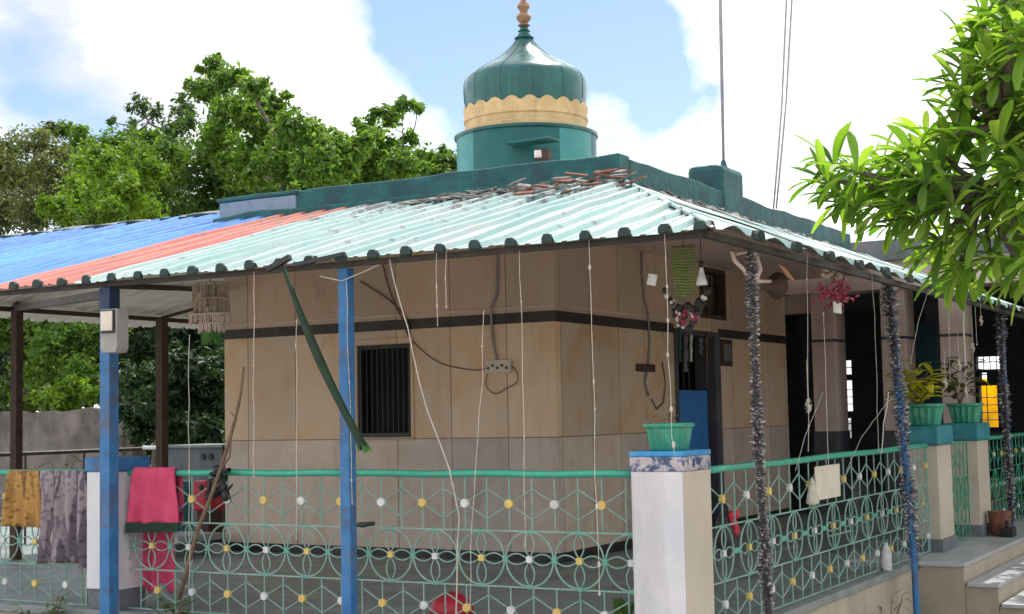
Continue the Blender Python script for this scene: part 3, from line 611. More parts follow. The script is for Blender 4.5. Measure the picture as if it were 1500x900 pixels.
# ------------------------------------------------------------------ railings
def railing(name, label, f, U0, U1, up0, pu, mi0, pm, discs=True, circ=.1425, simple=False, lm='lattice', yfirst=0, parent_loc=None, grp='green lattice railings round the terrace', rail=True):
    """f(u, z, off) -> world point; a rail over three bands of bars, diamonds and flower circles"""
    t = thing(name, label, 'gate' if 'gate' in name else 'railing', f(U0, .42, 0), grp)
    z3, z2, z1, z0 = 1.235, .954, .669, .435; rb = .0047
    tr_ = lambda m_, nm, mat_, sm=False: obj(nm, m_, mat_, t, smooth=sm)
    if rail:
        nr = 12; tr_(MB().tube([f(U0+(U1-U0)*i/nr, z3+.012+.003*math.sin(i*1.3), 0) for i in range(nr+1)], .019, 10), 'top_rail', 'greenp', True)
    m = MB()
    for z in (z2, z1, z0): m.tube([f(U0, z, 0), f(U1, z, 0)], .006, 4)
    if rail is False: m.tube([f(U0, z3, 0), f(U1, z3, 0)], .01, 4)
    for u in (U0+.01, U1-.01): m.tube([f(u, z0, 0), f(u, z3, 0)], .008, 4)
    tr_(m, 'frame', lm)
    k0 = math.ceil((U0-up0)/pu*2-.0001); k1 = math.floor((U1-up0)/pu*2+.0001)
    for k in range(k0, k1+1):
        u = up0+k*pu/2; jx = random.uniform(-.002, .002)
        tr_(MB().tube([f(u, z2, 0), f(u+jx, (z2+z3)/2, 0), f(u, z3, 0)], rb, 5), 'bar', lm); tr_(MB().tube([f(u, z0, 0), f(u-jx, (z0+z1)/2, 0), f(u, z1, 0)], rb, 5), 'bar', lm)
    for (zc, hh) in ((1.092, .078), (.55, .072)):
        for sgn in (1, -1):
            pts = []
            for k in range(k0, k1+1):
                ua = up0+k*pu/2; pts.append(f(ua, zc+(0 if k % 2 == 0 else sgn*hh)+random.uniform(-.002, .002), .004+sgn*.001))
            tr_(MB().tube(pts, rb, 5), 'zigzag', lm)
    cl = lambda u: min(max(u, U0), U1)
    mk0 = math.ceil((U0-mi0)/pm-.3); mk1 = math.floor((U1-mi0)/pm+.3); zc = (z1+z2)/2
    for k in range(mk0, mk1+1):
        u = mi0+k*pm; m = MB(); full = U0 < u-circ+.02 and u+circ-.02 < U1
        def P(a, b): return f(cl(u+a), zc+b, -.003)
        if full: m.tube([P((circ-.004)*math.cos(x), (circ-.004)*math.sin(x)) for x in [2*math.pi*i/28 for i in range(28)]], rb*1.15, 5, closed=True)
        else:
            arc = [P((circ-.004)*math.cos(x), (circ-.004)*math.sin(x)) for x in [2*math.pi*i/28 for i in range(28)]]; m.tube(arc, rb*1.1, 5, closed=True)
        for (ax_, sg) in ((0, 1), (0, -1), (1, 1), (1, -1)):
            loop = []
            for sd in (1, -1):
                for i in range(7):
                    q = i/6 if sd == 1 else 1-i/6
                    l_ = .012+(circ-.016)*q; w3 = .028*math.sin(math.pi*q)**.8*sd if 0 < q < 1 else 0
                    loop.append(P(sg*l_, w3) if ax_ == 0 else P(w3, sg*l_))
            loop = [p_ for i, p_ in enumerate(loop) if (p_-loop[i-1]).length > .002]
            if len(loop) > 4: m.tube(loop, rb*.9, 5, closed=True)
        ro = tr_(m, 'flower_ring', lm)
        for (a, b) in ((pm/2, 0), (0, circ), (0, -circ)):
            if U0+.02 < u+a < U1-.02:
                w3 = .014 if b == 0 else .007; wd = max(w3, pm/2-circ+.006) if b == 0 else .013
                A = f(u+a-wd, zc+b-w3, -.007); B = f(u+a+wd, zc+b+w3, .007)
                obj('weld_plate', MB().box([min(x, y) for x, y in zip(A, B)], [max(x, y) for x, y in zip(A, B)]), 'weldgreen', t)
    if discs:
        e1 = (f(1, 0, 0)-f(0, 0, 0)).normalized(); nn = e1.cross(Vector((0, 0, 1)))
        def disc(u, z, col, rad, sq=False):
            c = f(u, z, 0); m_ = MB(); n_ = 4 if sq else 12; rad = rad*1.2 if sq else rad
            vs = []
            for d in (-.012, .012):
                for j in range(n_):
                    a = 2*math.pi*(j+.5)/n_; vs.append(c+nn*d+e1*rad*math.cos(a)+Vector((0, 0, rad*math.sin(a))))
            m_.add(vs, [tuple(range(n_-1, -1, -1)), tuple(range(n_, 2*n_))]+[(j, (j+1) % n_, n_+(j+1) % n_, n_+j) for j in range(n_)])
            obj('medallion', m_, col, t, bev=.003)
        for k in range(math.ceil((U0-up0)/pu+.05), math.floor((U1-up0)/pu-.05)+1):
            ye = (k+yfirst) % 2 == 0
            disc(up0+k*pu, 1.092, 'yellow' if ye else 'white', .024); disc(up0+k*pu, .55, 'white' if ye else 'yellow', .023)
        for k in range(mk0, mk1+1):
            if U0+.03 < mi0+k*pm < U1-.03: disc(mi0+k*pm, zc, 'yellow' if (k+yfirst) % 2 else 'white', .02, True)
    return t
FY = 6.5; FXr = -2.80
ff = lambda u, z, o: Vector((u, FY+o, z)); fr = lambda u, z, o: Vector((FXr-o, u, z))
railing('lattice_railing', 'long front lattice railing with yellow and white medallions, left of the big white corner pillar', ff, -4.765, -3.0, -4.27, .267, -4.193, .286, yfirst=0)
railing('lattice_railing', 'front lattice railing with sea green top rail between the two blue posts', ff, -6.42, -4.775, -5.352, .2705, -5.336, .291, yfirst=0)
railing('lattice_railing', 'left end lattice railing under the brown and grey blankets', ff, -8.9, -6.74, -7.2, .2705, -7.2, .291, yfirst=1)
railing('lattice_railing', 'side lattice railing running back from the corner pillar toward the steps', fr, 6.78, 11.42, 7.449, .356, 7.466, .3765, yfirst=1)
railing('lattice_railing', 'far lattice railing beyond the gate pillars at the right edge', fr, 13.36, 17.2, 13.6, .356, 13.6, .3765, lm='latticeg')
g_ = railing('gate_leaf', 'narrow green lattice gate between the two small teal capped pillars', fr, 11.93, 12.84, 12.1, .3, 12.1, .3, discs=False, lm='latticeg', grp=None, rail=False)
# dark pipe rail at the west side
wr = thing('pipe_railing', 'dark pipe railing far left behind the blankets', 'railing', (-11, 7, .4))
obj('top_rail', MB().tube([(-11, 6.7, 1.27), (-11, 14.5, 1.27)], .022, 8), 'darksteel', wr, smooth=True)
mb = MB()
for y in np.arange(6.8, 14.6, .75): obj('upright', MB().tube([(-11, y, .4), (-11, y, 1.27)], .012, 5), 'darksteel', wr)
obj('mid_rail', MB().tube([(-11, 6.7, .85), (-11, 14.5, .85)], .012, 6), 'darksteel', wr)
# ------------------------------------------------------------------ pillars and planters
def planter(x, y, z, s, label, n=16):
    t = thing('planter', label, 'planter', (x, y, z), 'green fluted planters on the pillars')
    vs = []; fs = []; N_ = n*4
    rows = [(.100, 0), (.105, .006), (.128, .135), (.146, .14), (.150, .145), (.150, .162), (.138, .165), (.125, .150), (.12, .12)]
    for i, (r, h) in enumerate(rows):
        for j in range(N_):
            a = 2*math.pi*j/N_; fl = (1+.05*math.cos(n*a)) if 0 < i < 3 else 1
            rr = r*s*fl; q = max(abs(math.cos(a)), abs(math.sin(a)))**-.35   # softly squared plan
            vs.append((x+rr*q*math.cos(a), y+rr*q*math.sin(a), z+h*s))
    for i in range(len(rows)-1):
        for j in range(N_): fs.append((i*N_+j, i*N_+(j+1) % N_, (i+1)*N_+(j+1) % N_, (i+1)*N_+j))
    fs.append(tuple(range(N_-1, -1, -1)))
    obj('tub', MB().add(vs, fs), 'planter', t, smooth='auto')
    obj('soil', MB().lathe([(.05*s, z+.1*s), (.118*s, z+.125*s), (.06*s, z+.13*s)], (x, y), 16), 'soil', t)
    return t
cpx0, cpx1, cpy0, cpy1 = -2.985, -2.715, 6.38, 6.72
p1 = thing('corner_pillar', 'stout white marble corner pillar with a blue mosaic cap, front right', 'pillar', (-2.85, 6.55, 0), 'pillars of the terrace railing')
s_ = obj('shaft', MB().box((cpx0, cpy0, -.05), (cpx1, cpy1, 1.265)), 'pillar', p1, bev=.004)
obj('side_face', MB().box((cpx1+.0015, cpy0+.004, -.05), (cpx1+.006, cpy1-.002, 1.262)), 'pillarw', p1)  # side face in a warmer, darker tone than the front
obj('cap', MB().box((cpx0-.004, cpy0-.004, 1.2655), (cpx1+.008, cpy1+.004, 1.335)), 'mosaic', p1, bev=.004)
obj('cap_top', MB().box((cpx0-.006, cpy0-.006, 1.3355), (cpx1+.01, cpy1+.006, 1.362)), 'capblue', p1, bev=.006)
planter(-2.85, 6.55, 1.363, .80, 'nearest green fluted planter, on the white corner pillar')
pl = at(125, 690, 'Y', 6.4)
p2 = thing('railing_pillar', 'white pillar with a blue cap half behind the left blue post', 'pillar', (-6.65, 6.5, .4), 'pillars of the terrace railing')
LX0, LX1 = at(127, 760, 'Y', 6.4).x, at(172, 760, 'Y', 6.4).x
obj('shaft', MB().box((LX0, 6.40, .55), (LX1, 6.66, 1.255)), 'pillar', p2, bev=.004)
obj('cap', MB().box((LX0-.01, 6.39, 1.256), (LX1+.01, 6.67, 1.34)), 'bluep', p2, bev=.006)
obj('footing', MB().box((LX0+.005, 6.42, .426), (LX1-.005, 6.64, .549)), 'grey', p2)
for (y0, y1, lb, pb) in ((11.45, 11.90, 'cream gate pillar with teal cap, just behind the second tinsel column', 'middle green planter, on the nearer gate pillar'), (12.90, 13.34, 'cream gate pillar with teal cap, beyond the gate leaf', 'farthest green planter, on the gate pillar beyond the gate leaf')):
    p = thing('gate_pillar', lb, 'pillar', (-2.85, y0, .42), 'pillars of the terrace railing')
    obj('shaft', MB().box((-3.0, y0, .421), (-2.72, y1, 1.245)), 'pillarw', p, bev=.004)
    obj('cap', MB().box((-3.02, y0-.02, 1.246), (-2.70, y1+.02, 1.40)), 'capteal', p, bev=.02)
    obj('footing', MB().box((-3.01, y0-.01, .4215), (-2.705, y1+.01, .52)), 'grey', p)
    planter(-2.86, (y0+y1)/2, 1.401, 1.05, pb)
# ------------------------------------------------------------------ foliage builders
def leaves_mesh(C, size, n, asp=2.2, droop=0, up=.5):
    """C: list of (center, radius); n leaf blades in total, each a folded diamond"""
    wts = np.array([r**2 for _, r in C]); wts /= wts.sum(); idx = rs.choice(len(C), n, p=wts)
    cen = np.array([c for c, _ in C])[idx]; rad = np.array([r for _, r in C])[idx]
    # sub clumps give light and dark pockets
    d = rs.normal(size=(n, 3)); d /= np.linalg.norm(d, axis=1)[:, None]
    rr = rs.uniform(.25, 1, n)**.6
    ncl = 14; sub = rs.normal(size=(len(C), ncl, 3)); sub /= np.linalg.norm(sub, axis=2)[:, :, None]
    sel = sub[idx, rs.randint(0, ncl, n)]; mixv = sel*.62+d*.55; pos = cen+mixv*(rad*rr*1.22)[:, None]*np.array([1, 1, .85])
    nrm = d*.6+rs.normal(size=(n, 3))*.5+np.array([0, 0, up]); nrm /= np.linalg.norm(nrm, axis=1)[:, None]
    t = np.cross(nrm, rs.normal(size=(n, 3))); t /= np.linalg.norm(t, axis=1)[:, None]; t[:, 2] -= droop; t /= np.linalg.norm(t, axis=1)[:, None]
    b = np.cross(nrm, t); s = size*rs.uniform(.6, 1.3, n)[:, None]
    a0 = pos-t*s*.5; a1 = pos+t*s*.5; w_ = s/asp*.5; m1 = pos-t*s*.05+b*w_+nrm*s*.08; m2 = pos-t*s*.05-b*w_+nrm*s*.08
    V = np.stack([a0, m1, a1, m2], 1).reshape(-1, 3)
    k = np.arange(n)*4; Fc = np.concatenate([np.stack([k, k+1, k+2], 1), np.stack([k, k+2, k+3], 1)])
    m = MB(); m.v = [tuple(v) for v in V]; m.f = [tuple(int(i) for i in f_) for f_ in Fc]; return m
def tree(label, clumps, base, m, size, n, group='trees behind the shrine', name='broadleaf_tree', tr=.14, **k):
    C = [(Vector(c), r) for c, r in clumps]
    for c, r in list(C):
        for _ in range(3):
            d = Vector((random.gauss(0, 1), random.gauss(0, 1), random.gauss(0, .8))).normalized(); C.append((c+d*r*random.uniform(.7, 1.15), r*random.uniform(.3, .6)))
    nm_ = len(clumps)
    t = thing(name, label, 'tree', base, group)
    obj('crown', leaves_mesh(C, size*.82, int(n*2.9), **k), m, t)
    mb = MB(); B = Vector(base); cm = sum((c for c, _ in C), Vector())/len(C)
    fork = B.lerp(Vector((cm.x, cm.y, cm.z)), .45); mb.tube([B, B.lerp(fork, .5)+Vector((.1, .05, 0)), fork], [tr*1.3, tr, tr*.8], 8)
    done = [(fork, tr*.5)]; todo = sorted(C[:nm_], key=lambda q: (q[0]-fork).length)
    for c, r in todo:
        p0, r0 = min(done, key=lambda q: (q[0]-c).length+abs(q[0].x-c.x)*.3); mid = p0.lerp(c, .5)+Vector((random.uniform(-.12, .12), 0, -.1*(c-p0).length)); rc_ = max(.012, r0*.72)
        mb.tube([p0, mid, c], [r0*.8, (r0+rc_)*.38, rc_*.6], 6); done.append((c, rc_))
    obj('trunk', mb, 'bark', t, smooth=True)
    return t
def cl(lst, Y, dy=1.2):
    """clumps given as (px, py, radius_px) in a plane Y; returned with their real size"""
    out = []
    for (x, y, r) in lst:
        yy = Y+random.uniform(-dy, dy); p = at(x, y, 'Y', yy); D = abs((M.transposed() @ (p-Vector((0, 0, EZ)))).z); out.append(((p.x, p.y, p.z), r/F*D))
    return out
def gb(px, Y): p = at(px, 620, 'Y', Y); return (p.x, Y, 0)
tree('tall tree with a long leaning spray of leaves high above the blue roof',
     cl([(312,100,20),(335,112,22),(365,128,22),(300,135,22),(395,150,24),(345,160,34),(325,200,36),(385,195,40),(430,190,30),(465,205,30),(420,235,42),(480,240,42),(365,250,42),(520,215,22),(280,125,10)], 19), gb(400, 19), 'leafA', .17, 5200, droop=.3)
tree('bushy tree with an upright spray left of the dome',
     cl([(540,190,22),(570,170,20),(590,155,14),(612,158,10),(560,215,36),(520,240,40),(590,240,28),(500,260,40),(560,262,36),(450,275,40),(603,200,12)], 20.5), gb(540, 20.5), 'leafA', .16, 3800, droop=.2)
tree('low light green tree touching the left side of the drum', cl([(630,232,22),(655,238,20),(612,250,20),(680,245,20),(640,262,26)], 22), gb(640, 22), 'leafA', .15, 1300)
tree('dark dense tree between the tall tree and the blue roof', cl([(300,250,45),(340,285,45),(390,285,40),(260,230,40),(440,290,30),(300,310,40),(235,275,40),(360,230,30)], 21.5), gb(320, 21.5), 'leafB', .15, 3600)
tree('thin topped tree with sparse dark twigs against the sky', cl([(205,155,16),(225,165,14),(265,165,20),(262,145,10),(245,195,26),(200,195,22),(275,185,22),(165,180,8),(190,215,30)], 22), gb(230, 22), 'leafB', .13, 1300)
tree('sunlit yellow green tree above the middle of the blue roof', cl([(110,290,32),(150,280,34),(190,290,34),(90,310,26),(135,250,30),(180,240,34),(215,255,30),(150,315,30),(210,310,30)], 17.5), gb(150, 17.5), 'leafY', .13, 3200)
tree('mid green tree with a rounded top left of the twiggy one', cl([(95,195,18),(120,215,24),(160,215,26),(200,225,32),(240,225,30),(130,240,34)], 20), gb(150, 20), 'leafA', .14, 2400)
tree('olive dusty tree at the left edge of the picture', cl([(15,215,30),(50,215,30),(20,260,40),(70,255,36),(40,300,36),(90,225,20),(-30,240,50),(10,320,30),(70,190,14)], 18.5), gb(20, 18.5), 'leafC', .13, 3400)
tree('dark lower tree filling behind the left part of the blue roof', cl([(0,300,40),(60,310,40),(120,320,36),(60,260,36),(0,250,36),(110,260,30),(160,320,30)], 21), gb(60, 21), 'leafB', .15, 2600)
tree('dark lower tree filling behind the blue grey parapet end', cl([(220,310,36),(270,310,36),(330,300,34),(390,300,34),(450,290,30),(240,270,34),(400,270,30),(520,285,26),(580,280,24),(640,270,24)], 23), gb(300, 23), 'leafB', .15, 3200)
# undergrowth seen below the canopy
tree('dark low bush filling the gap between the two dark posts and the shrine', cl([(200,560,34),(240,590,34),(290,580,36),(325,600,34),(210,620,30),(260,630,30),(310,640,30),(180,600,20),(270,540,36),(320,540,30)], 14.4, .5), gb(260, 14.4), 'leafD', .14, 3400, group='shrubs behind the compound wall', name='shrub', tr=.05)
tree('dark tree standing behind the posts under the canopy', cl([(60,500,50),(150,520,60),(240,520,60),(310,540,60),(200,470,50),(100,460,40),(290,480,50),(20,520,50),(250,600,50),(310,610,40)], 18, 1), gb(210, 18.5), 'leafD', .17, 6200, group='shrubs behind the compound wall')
tree('bright yellow green shrub on top of the compound wall at left', cl([(110,570,20),(140,580,14),(70,585,18),(30,590,14),(95,590,16)], 15.6, .3), gb(90, 15.8), 'leafY', .12, 1100, group='shrubs behind the compound wall', name='shrub', tr=.05)
tree('mid green leafy shrub behind the first dark post', cl([(90,500,45),(60,540,36),(120,540,30),(150,480,30),(10,470,40)], 16.6, .4), gb(80, 16.6), 'leafA', .14, 2400, group='shrubs behind the compound wall', name='shrub', tr=.06)
tag(obj('far_thicket', leaves_mesh([(Vector((x, 30+random.uniform(-1, 1), z)), 2.1) for x in np.arange(-44, -12, 2.0) for z in (.6, 2.6, 4.6)], .5, 26000), 'leafB', kind='stuff'), 'far dark thicket closing the view behind the trees', 'thicket')
tag(obj('compound_wall', roughbox((-24, 15.0, 0), (at(178, 600, 'Y', 15).x, 15.2, 1.74), amp=.03, seed=12), 'concrete'), 'weathered grey compound wall at the far left under the trees', 'wall')
# ------------------------------------------------------------------ frangipani-like tree at right
ft = thing('strap_leafed_tree', 'near tree with rosettes of long strap leaves filling the right edge', 'tree', (-.75, 7.6, 0))
fv = []; ffc = []
def strap(base, d, ln, wd, up):
    """one blade: folded along the midrib, arching and drooping"""
    d = d.normalized(); side = d.cross(up)
    if side.length < .05: side = d.cross(Vector((1, .3, 0)))
    side.normalize(); p = base.copy(); dirv = d.copy(); k0 = len(fv); seg = 5; ws = [.22, .5, .82, 1, .92, .34]
    dr_ = random.uniform(.02, .26); tw = random.uniform(-.12, .12)
    for i in range(seg+1):
        nn = side.cross(dirv).normalized(); w_ = wd*.5*ws[i]
        fv.extend([tuple(p+side*w_+nn*w_*.35), tuple(p), tuple(p-side*w_+nn*w_*.35)])
        p = p+dirv*(ln/seg); dirv = (dirv+Vector((0, 0, -dr_))+side*tw).normalized()
    for i in range(seg):
        a = k0+i*3; ffc.append((a, a+3, a+4, a+1)); ffc.append((a+1, a+4, a+5, a+2))
def rosette(c, axis, n=22, ln=.215, wd=.05):
    axis = axis.normalized(); u = axis.orthogonal().normalized(); v = axis.cross(u)
    for i in range(n):
        a = i*2.4+random.uniform(-.3, .3); el = R(75-95*(i/n)+random.uniform(-12, 12)); t_ = i/n
        d = (u*math.cos(a)+v*math.sin(a))*math.cos(el)+axis*math.sin(el)
        strap(c-axis*(t_*.07), d, ln*random.choice((.55, .8, .95, 1.05, 1.2))*random.uniform(.85, 1.1), wd*random.uniform(.8, 1.2), Vector((0, 0, 1)))
hub = Vector((-1.05, 7.6, 2.95)); tips = []
pts = [(1215,240,7.5),(1240,300,7.4),(1245,250,7.3),(1275,300,7.6),(1285,240,7.7),(1320,255,7.4),(1310,300,7.3),(1340,235,7.7),(1365,250,7.4),(1395,200,7.5),(1400,160,7.6),(1418,75,7.6),(1405,130,7.4),(1440,30,7.5),(1205,262,7.4),(1228,285,7.6),(1262,262,7.8),(1300,275,7.5),(1325,225,7.3),(1350,205,7.8),(1345,265,7.2),(1385,230,7.6),(1300,330,7.7),(1340,320,7.3),(1385,300,7.2),(1370,360,7.5),(1420,340,7.3),(1410,390,7.6),(1450,380,7.4),(1400,405,7.8),(1375,380,8.0),
       (1430,250,7.6),(1460,290,7.3),(1490,250,7.2),(1480,330,7.5),(1495,390,7.3),(1410,190,7.6),(1435,150,7.7),(1420,110,7.5),(1455,100,7.3),(1440,65,7.6),(1470,50,7.4),(1490,90,7.8),(1475,160,7.5),(1495,200,7.6),(1460,210,7.2),(1490,20,7.7),(1455,25,7.9),(1510,60,7.0),(1520,300,7.2),(1530,150,7.3),(1540,380,7.1),(1415,280,8.1),(1360,285,8.0),(1440,315,8.2),(1400,330,8.2)]
for (x, y, Y) in pts:
    p = at(x, y, 'Y', Y); tips.append(p)
    for q in range(2 if x > 1465 else 1):
        o = Vector((random.uniform(-.07, .07), random.uniform(-.25, .25), random.uniform(-.07, .07)))*(q)
        ax_ = ((p-hub).normalized()*.8+Vector((random.uniform(-.3, .3), random.uniform(-.3, .3), .5)))
        rosette(p+o, ax_, random.randint(13, 22))
for i in range(7):
    p = at(random.uniform(1445, 1530), random.uniform(10, 270), 'Y', random.uniform(7.9, 8.6)); tips.append(p); rosette(p, (p-hub).normalized()+Vector((0, 0, .4)), 20)
for i in range(60):  # crown that continues beyond the frame and over the steps
    p = Vector((random.uniform(-1.3, .9), random.uniform(6.9, 9.6), random.uniform(2.4, 4.6)))
    if p.x < -1.25 + .0*p.z: continue
    tips.append(p); rosette(p, (p-hub)*.8+Vector((0, 0, .5)), 18)
for i in range(70):  # boughs added over the steps, mostly out of view, to shade them
    p = Vector((random.uniform(-2.5, -.6), random.uniform(11.6, 15.2), random.uniform(3.2, 4.0))); tips.append(p) if i % 3 == 0 else None; rosette(p, Vector((random.uniform(-.4, .4), random.uniform(-.4, .4), 1)), 20, .3, .07)
mb = MB(); mb.v = fv; mb.f = ffc; obj('crown', mb, 'leafF', ft)
mb = MB(); mb.tube([(-.75, 7.6, 0), (-.8, 7.58, 1.0), (-.95, 7.6, 2.0), hub], [.13, .11, .09, .08], 10)
b1 = Vector((-1.45, 7.6, 2.85)); b2 = at(1440, 272, 'Y', 7.6); b3 = at(1470, 180, 'Y', 7.6); b4 = at(1500, 300, 'Y', 7.7)
mb.tube([hub, b4.lerp(hub, .5), b2], [.05, .035, .025], 7); mb.tube([hub, Vector((-.9, 10, 3.2)), Vector((-1.2, 12.5, 3.4))], [.07, .06, .04], 7); mb.tube([hub, b3.lerp(hub, .4)+Vector((.05, 0, 0)), b3], [.06, .045, .03], 7)
for p in tips:
    s0 = min((hub, b2, b3, Vector((-1.2, 12.5, 3.4))), key=lambda q: (q-p).length); mid = s0.lerp(p, .55)+Vector((0, random.uniform(-.05, .05), -.06*(p-s0).length))
    mb.tube([s0, mid, p], [.022, .015, .011], 6)
obj('trunk', mb, 'bark', ft, smooth=True)
# ------------------------------------------------------------------ cloths
def cloth(name, label, x0, x1, ztop, zb, m, y=FY, amp=.015, folds=5, flare=.0, seed=0, hem=None, back=.25, group='cloths airing on the railing', thk=.006, rag=.0):
    m_ = MB(); nu, nv = 40, 28; uv = []
    zr_ = ztop+.022; tot_ = (zr_-zb)+back
    for i in range(nu+1):
        u = i/nu; x = x0+(x1-x0)*u
        for j in range(nv+1):
            s = j/nv*tot_ - back       # negative = behind the rail
            low = zb+rag*noise.noise(Vector((u*4, seed, 2)))
            if s < 0: z = zr_+s; yy = y+.03+.02*min(1, -s/.05)
            else:
                t = s/(zr_-zb); z = zr_-(zr_-low)*t; yy = y-.028-.012*min(1, s/.04)
            f_ = max(0, min(1, abs(s)/.25)); yy -= amp*f_*(math.sin(u*folds*6.28+seed+noise.noise(Vector((u*3, s*2, seed)))*2.5)+.6*noise.noise(Vector((u*6, s*4, seed+3))))
            xx = x+(u-.5)*flare*max(0, s)+.012*noise.noise(Vector((s*6, u*2, seed)))
            m_.v.append((xx, yy, z)); uv.append((x-x0, s))
    for i in range(nu):
        for j in range(nv): a = i*(nv+1)+j; m_.f.append((a, a+1, a+nv+2, a+nv+1))
    m_.uv = uv; o = obj(name, m_, m, smooth=True); tag(o, label, 'cloth', group)
    sd = o.modifiers.new('t', 'SOLIDIFY'); sd.thickness = thk
    return o
zpx = lambda py, px: at(px, py, 'Y', FY-.05).z; xpx = lambda px, py=720: at(px, py, 'Y', FY-.05).x
cloth('blanket', 'mustard brown blanket hung over the rail at the far left', xpx(10), xpx(53), 1.25, zpx(772, 30), 'brownb', seed=1, folds=3.5, flare=.25, amp=.02)
cloth('blanket', 'long mauve grey patterned blanket hung beside the brown one', xpx(56), xpx(122), 1.255, zpx(825, 80), 'greyb2', seed=4, folds=4, amp=.026, rag=.12, flare=.12, thk=.01)
c_ = cloth('pink_towel', 'pink towel with a dark hem on the rail right of the left blue post', xpx(193), xpx(252), 1.26, zpx(768, 222), 'pinkc', seed=2, folds=2.2, amp=.014, flare=.25, thk=.012)
hm = MB(); xa, xb = xpx(186), xpx(262)
for i in range(21):
    u = i/20; x = xa+(xb-xa)*u; yy = FY-.055-.008*math.sin(u*7.5+2); hm.v += [(x, yy, zpx(768-2*u, 222)+.005), (x, yy-.004, zpx(782-4*u, 222))]
hm.f = [(2*i, 2*i+1, 2*i+3, 2*i+2) for i in range(20)]
ho = obj('hem', hm, 'darkhem', c_); sd = ho.modifiers.new('t', 'SOLIDIFY'); sd.thickness = .012
yb_ = 6.66
cloth('pink_cloth', 'second pink cloth hanging low behind the railing beneath the pink towel', at(207, 800, 'Y', yb_).x, at(262, 800, 'Y', yb_).x, 1.0, at(235, 862, 'Y', yb_).z, 'pinkc', y=yb_, seed=7, folds=2.2, amp=.014, flare=.05, thk=.006, rag=.08, back=.1)
# ------------------------------------------------------------------ things on posts and walls
mx = at(172, 485, 'Y', 6.13); t = thing('meter_box', 'grey meter box with a pale square window strapped to the left blue post', 'meter box', (mx.x, 6.13, mx.z))
w2 = .065; zt, zb, zl = at(172, 453, 'Y', 6.1).z, at(172, 487, 'Y', 6.1).z, at(172, 517, 'Y', 6.1).z
obj('housing', MB().add([(mx.x-w2, 6.06, zl+.03), (mx.x-w2*.8, 6.06, zl), (mx.x+w2*.8, 6.06, zl), (mx.x+w2, 6.06, zl+.03), (mx.x+w2, 6.06, zt), (mx.x-w2, 6.06, zt),
     (mx.x-w2, 6.155, zl+.03), (mx.x-w2*.8, 6.155, zl), (mx.x+w2*.8, 6.155, zl), (mx.x+w2, 6.155, zl+.03), (mx.x+w2, 6.155, zt), (mx.x-w2, 6.155, zt)],
     [(0,1,2,3,4,5), (11,10,9,8,7,6)]+[(i, 6+i, 6+(i+1) % 6, (i+1) % 6) for i in range(6)]), 'meter', t, bev=.004)
obj('window_frame', MB().box((mx.x-.053, 6.048, zb-.005), (mx.x+.053, 6.0595, zt-.005)), 'black2', t, bev=.003)
obj('window_pane', MB().box((mx.x-.045, 6.04, zb+.008), (mx.x+.045, 6.0475, zt-.014)), 'beige', t, bev=.003)
# switchboard on the front wall with cables
sb = thing('socket_board', 'small beige socket board wired up on the front wall right of the window', 'socket board', (-5.85, 9.95, 1.95))
q0 = at(711, 528, 'Y', 9.93); q1 = at(748, 546, 'Y', 9.93)
bd = obj('board', MB().box((q0.x, 9.925, q1.z), (q1.x, 9.958, q0.z)), 'beige', sb, bev=.004)
mb = MB()
for i in range(5): mb.box((q0.x+.02+i*.042, 9.917, q1.z+.03+.02*(i % 2)), (q0.x+.038+i*.042, 9.9245, q1.z+.05+.02*(i % 2)))
obj('switch', mb, 'black2', bd)
def W(pts, r, name, label, m='cable', Y=9.945, par=None, n=5):
    P = [at(x, y, 'Y', Y) for x, y in pts]; P2 = []
    for i in range(len(P)-1):
        for k in range(6):
            t_ = k/6; a, b, c, d = P[max(i-1, 0)], P[i], P[i+1], P[min(i+2, len(P)-1)]
            P2.append(.5*((2*b)+(c-a)*t_+(2*a-5*b+4*c-d)*t_**2+(3*b-a-3*c+d)*t_**3))
    P2.append(P[-1]); o = obj(name, MB().tube(P2, r, n), m, par, smooth=True)
    if par is None: tag(o, label, 'cable', 'cables on the shrine walls')
    return o
W([(728,358),(728,400),(727,430),(720,448),(720,470),(722,500),(728,530)], .012, 'cable', 'thick grey cable running down to the socket board', 'meter')
W([(590,470),(600,495),(640,530),(690,542),(712,540)], .0045, 'cable', 'thin dark cable looping from the window to the socket board')
W([(714,548),(712,565),(725,577),(740,570),(757,560),(757,545),(748,535)], .004, 'cable', 'brown cable loops hanging under the socket board')
W([(527,412),(570,440),(597,470),(598,500)], .006, 'cable', 'dark cable sagging to the window corner')
W([(560,385),(572,430),(590,470),(598,492)], .006, 'cable', 'brown cable dropping beside the window top')
# second board on the right wall
sb2 = thing('socket_board', 'dark socket board with dangling wires on the side wall before the door', 'socket board', (-5.27, 11.5, 1.9))
r0 = at(934, 533, 'X', -5.26); r1 = at(952, 545, 'X', -5.26)
obj('board', MB().box((-5.279, r0.y, r1.z), (-5.25, r1.y+.1, r0.z)), 'rust', sb2, bev=.003)
def W2(pts, r, label, m='cable', X=-5.265):
    P = [at(x, y, 'X', X) for x, y in pts]; return tag(obj('cable', MB().tube(P, r, 5), m, smooth=True), label, 'cable', 'cables on the shrine walls')
W2([(940,358),(941,400),(945,440),(949,455),(952,500),(950,535),(945,560),(950,580)], .011, 'grey cable running down the side wall to the dark socket board', 'meter')
W2([(970,530),(975,560),(972,590),(962,600),(955,585)], .006, 'wire loop hanging beside the dark socket board')
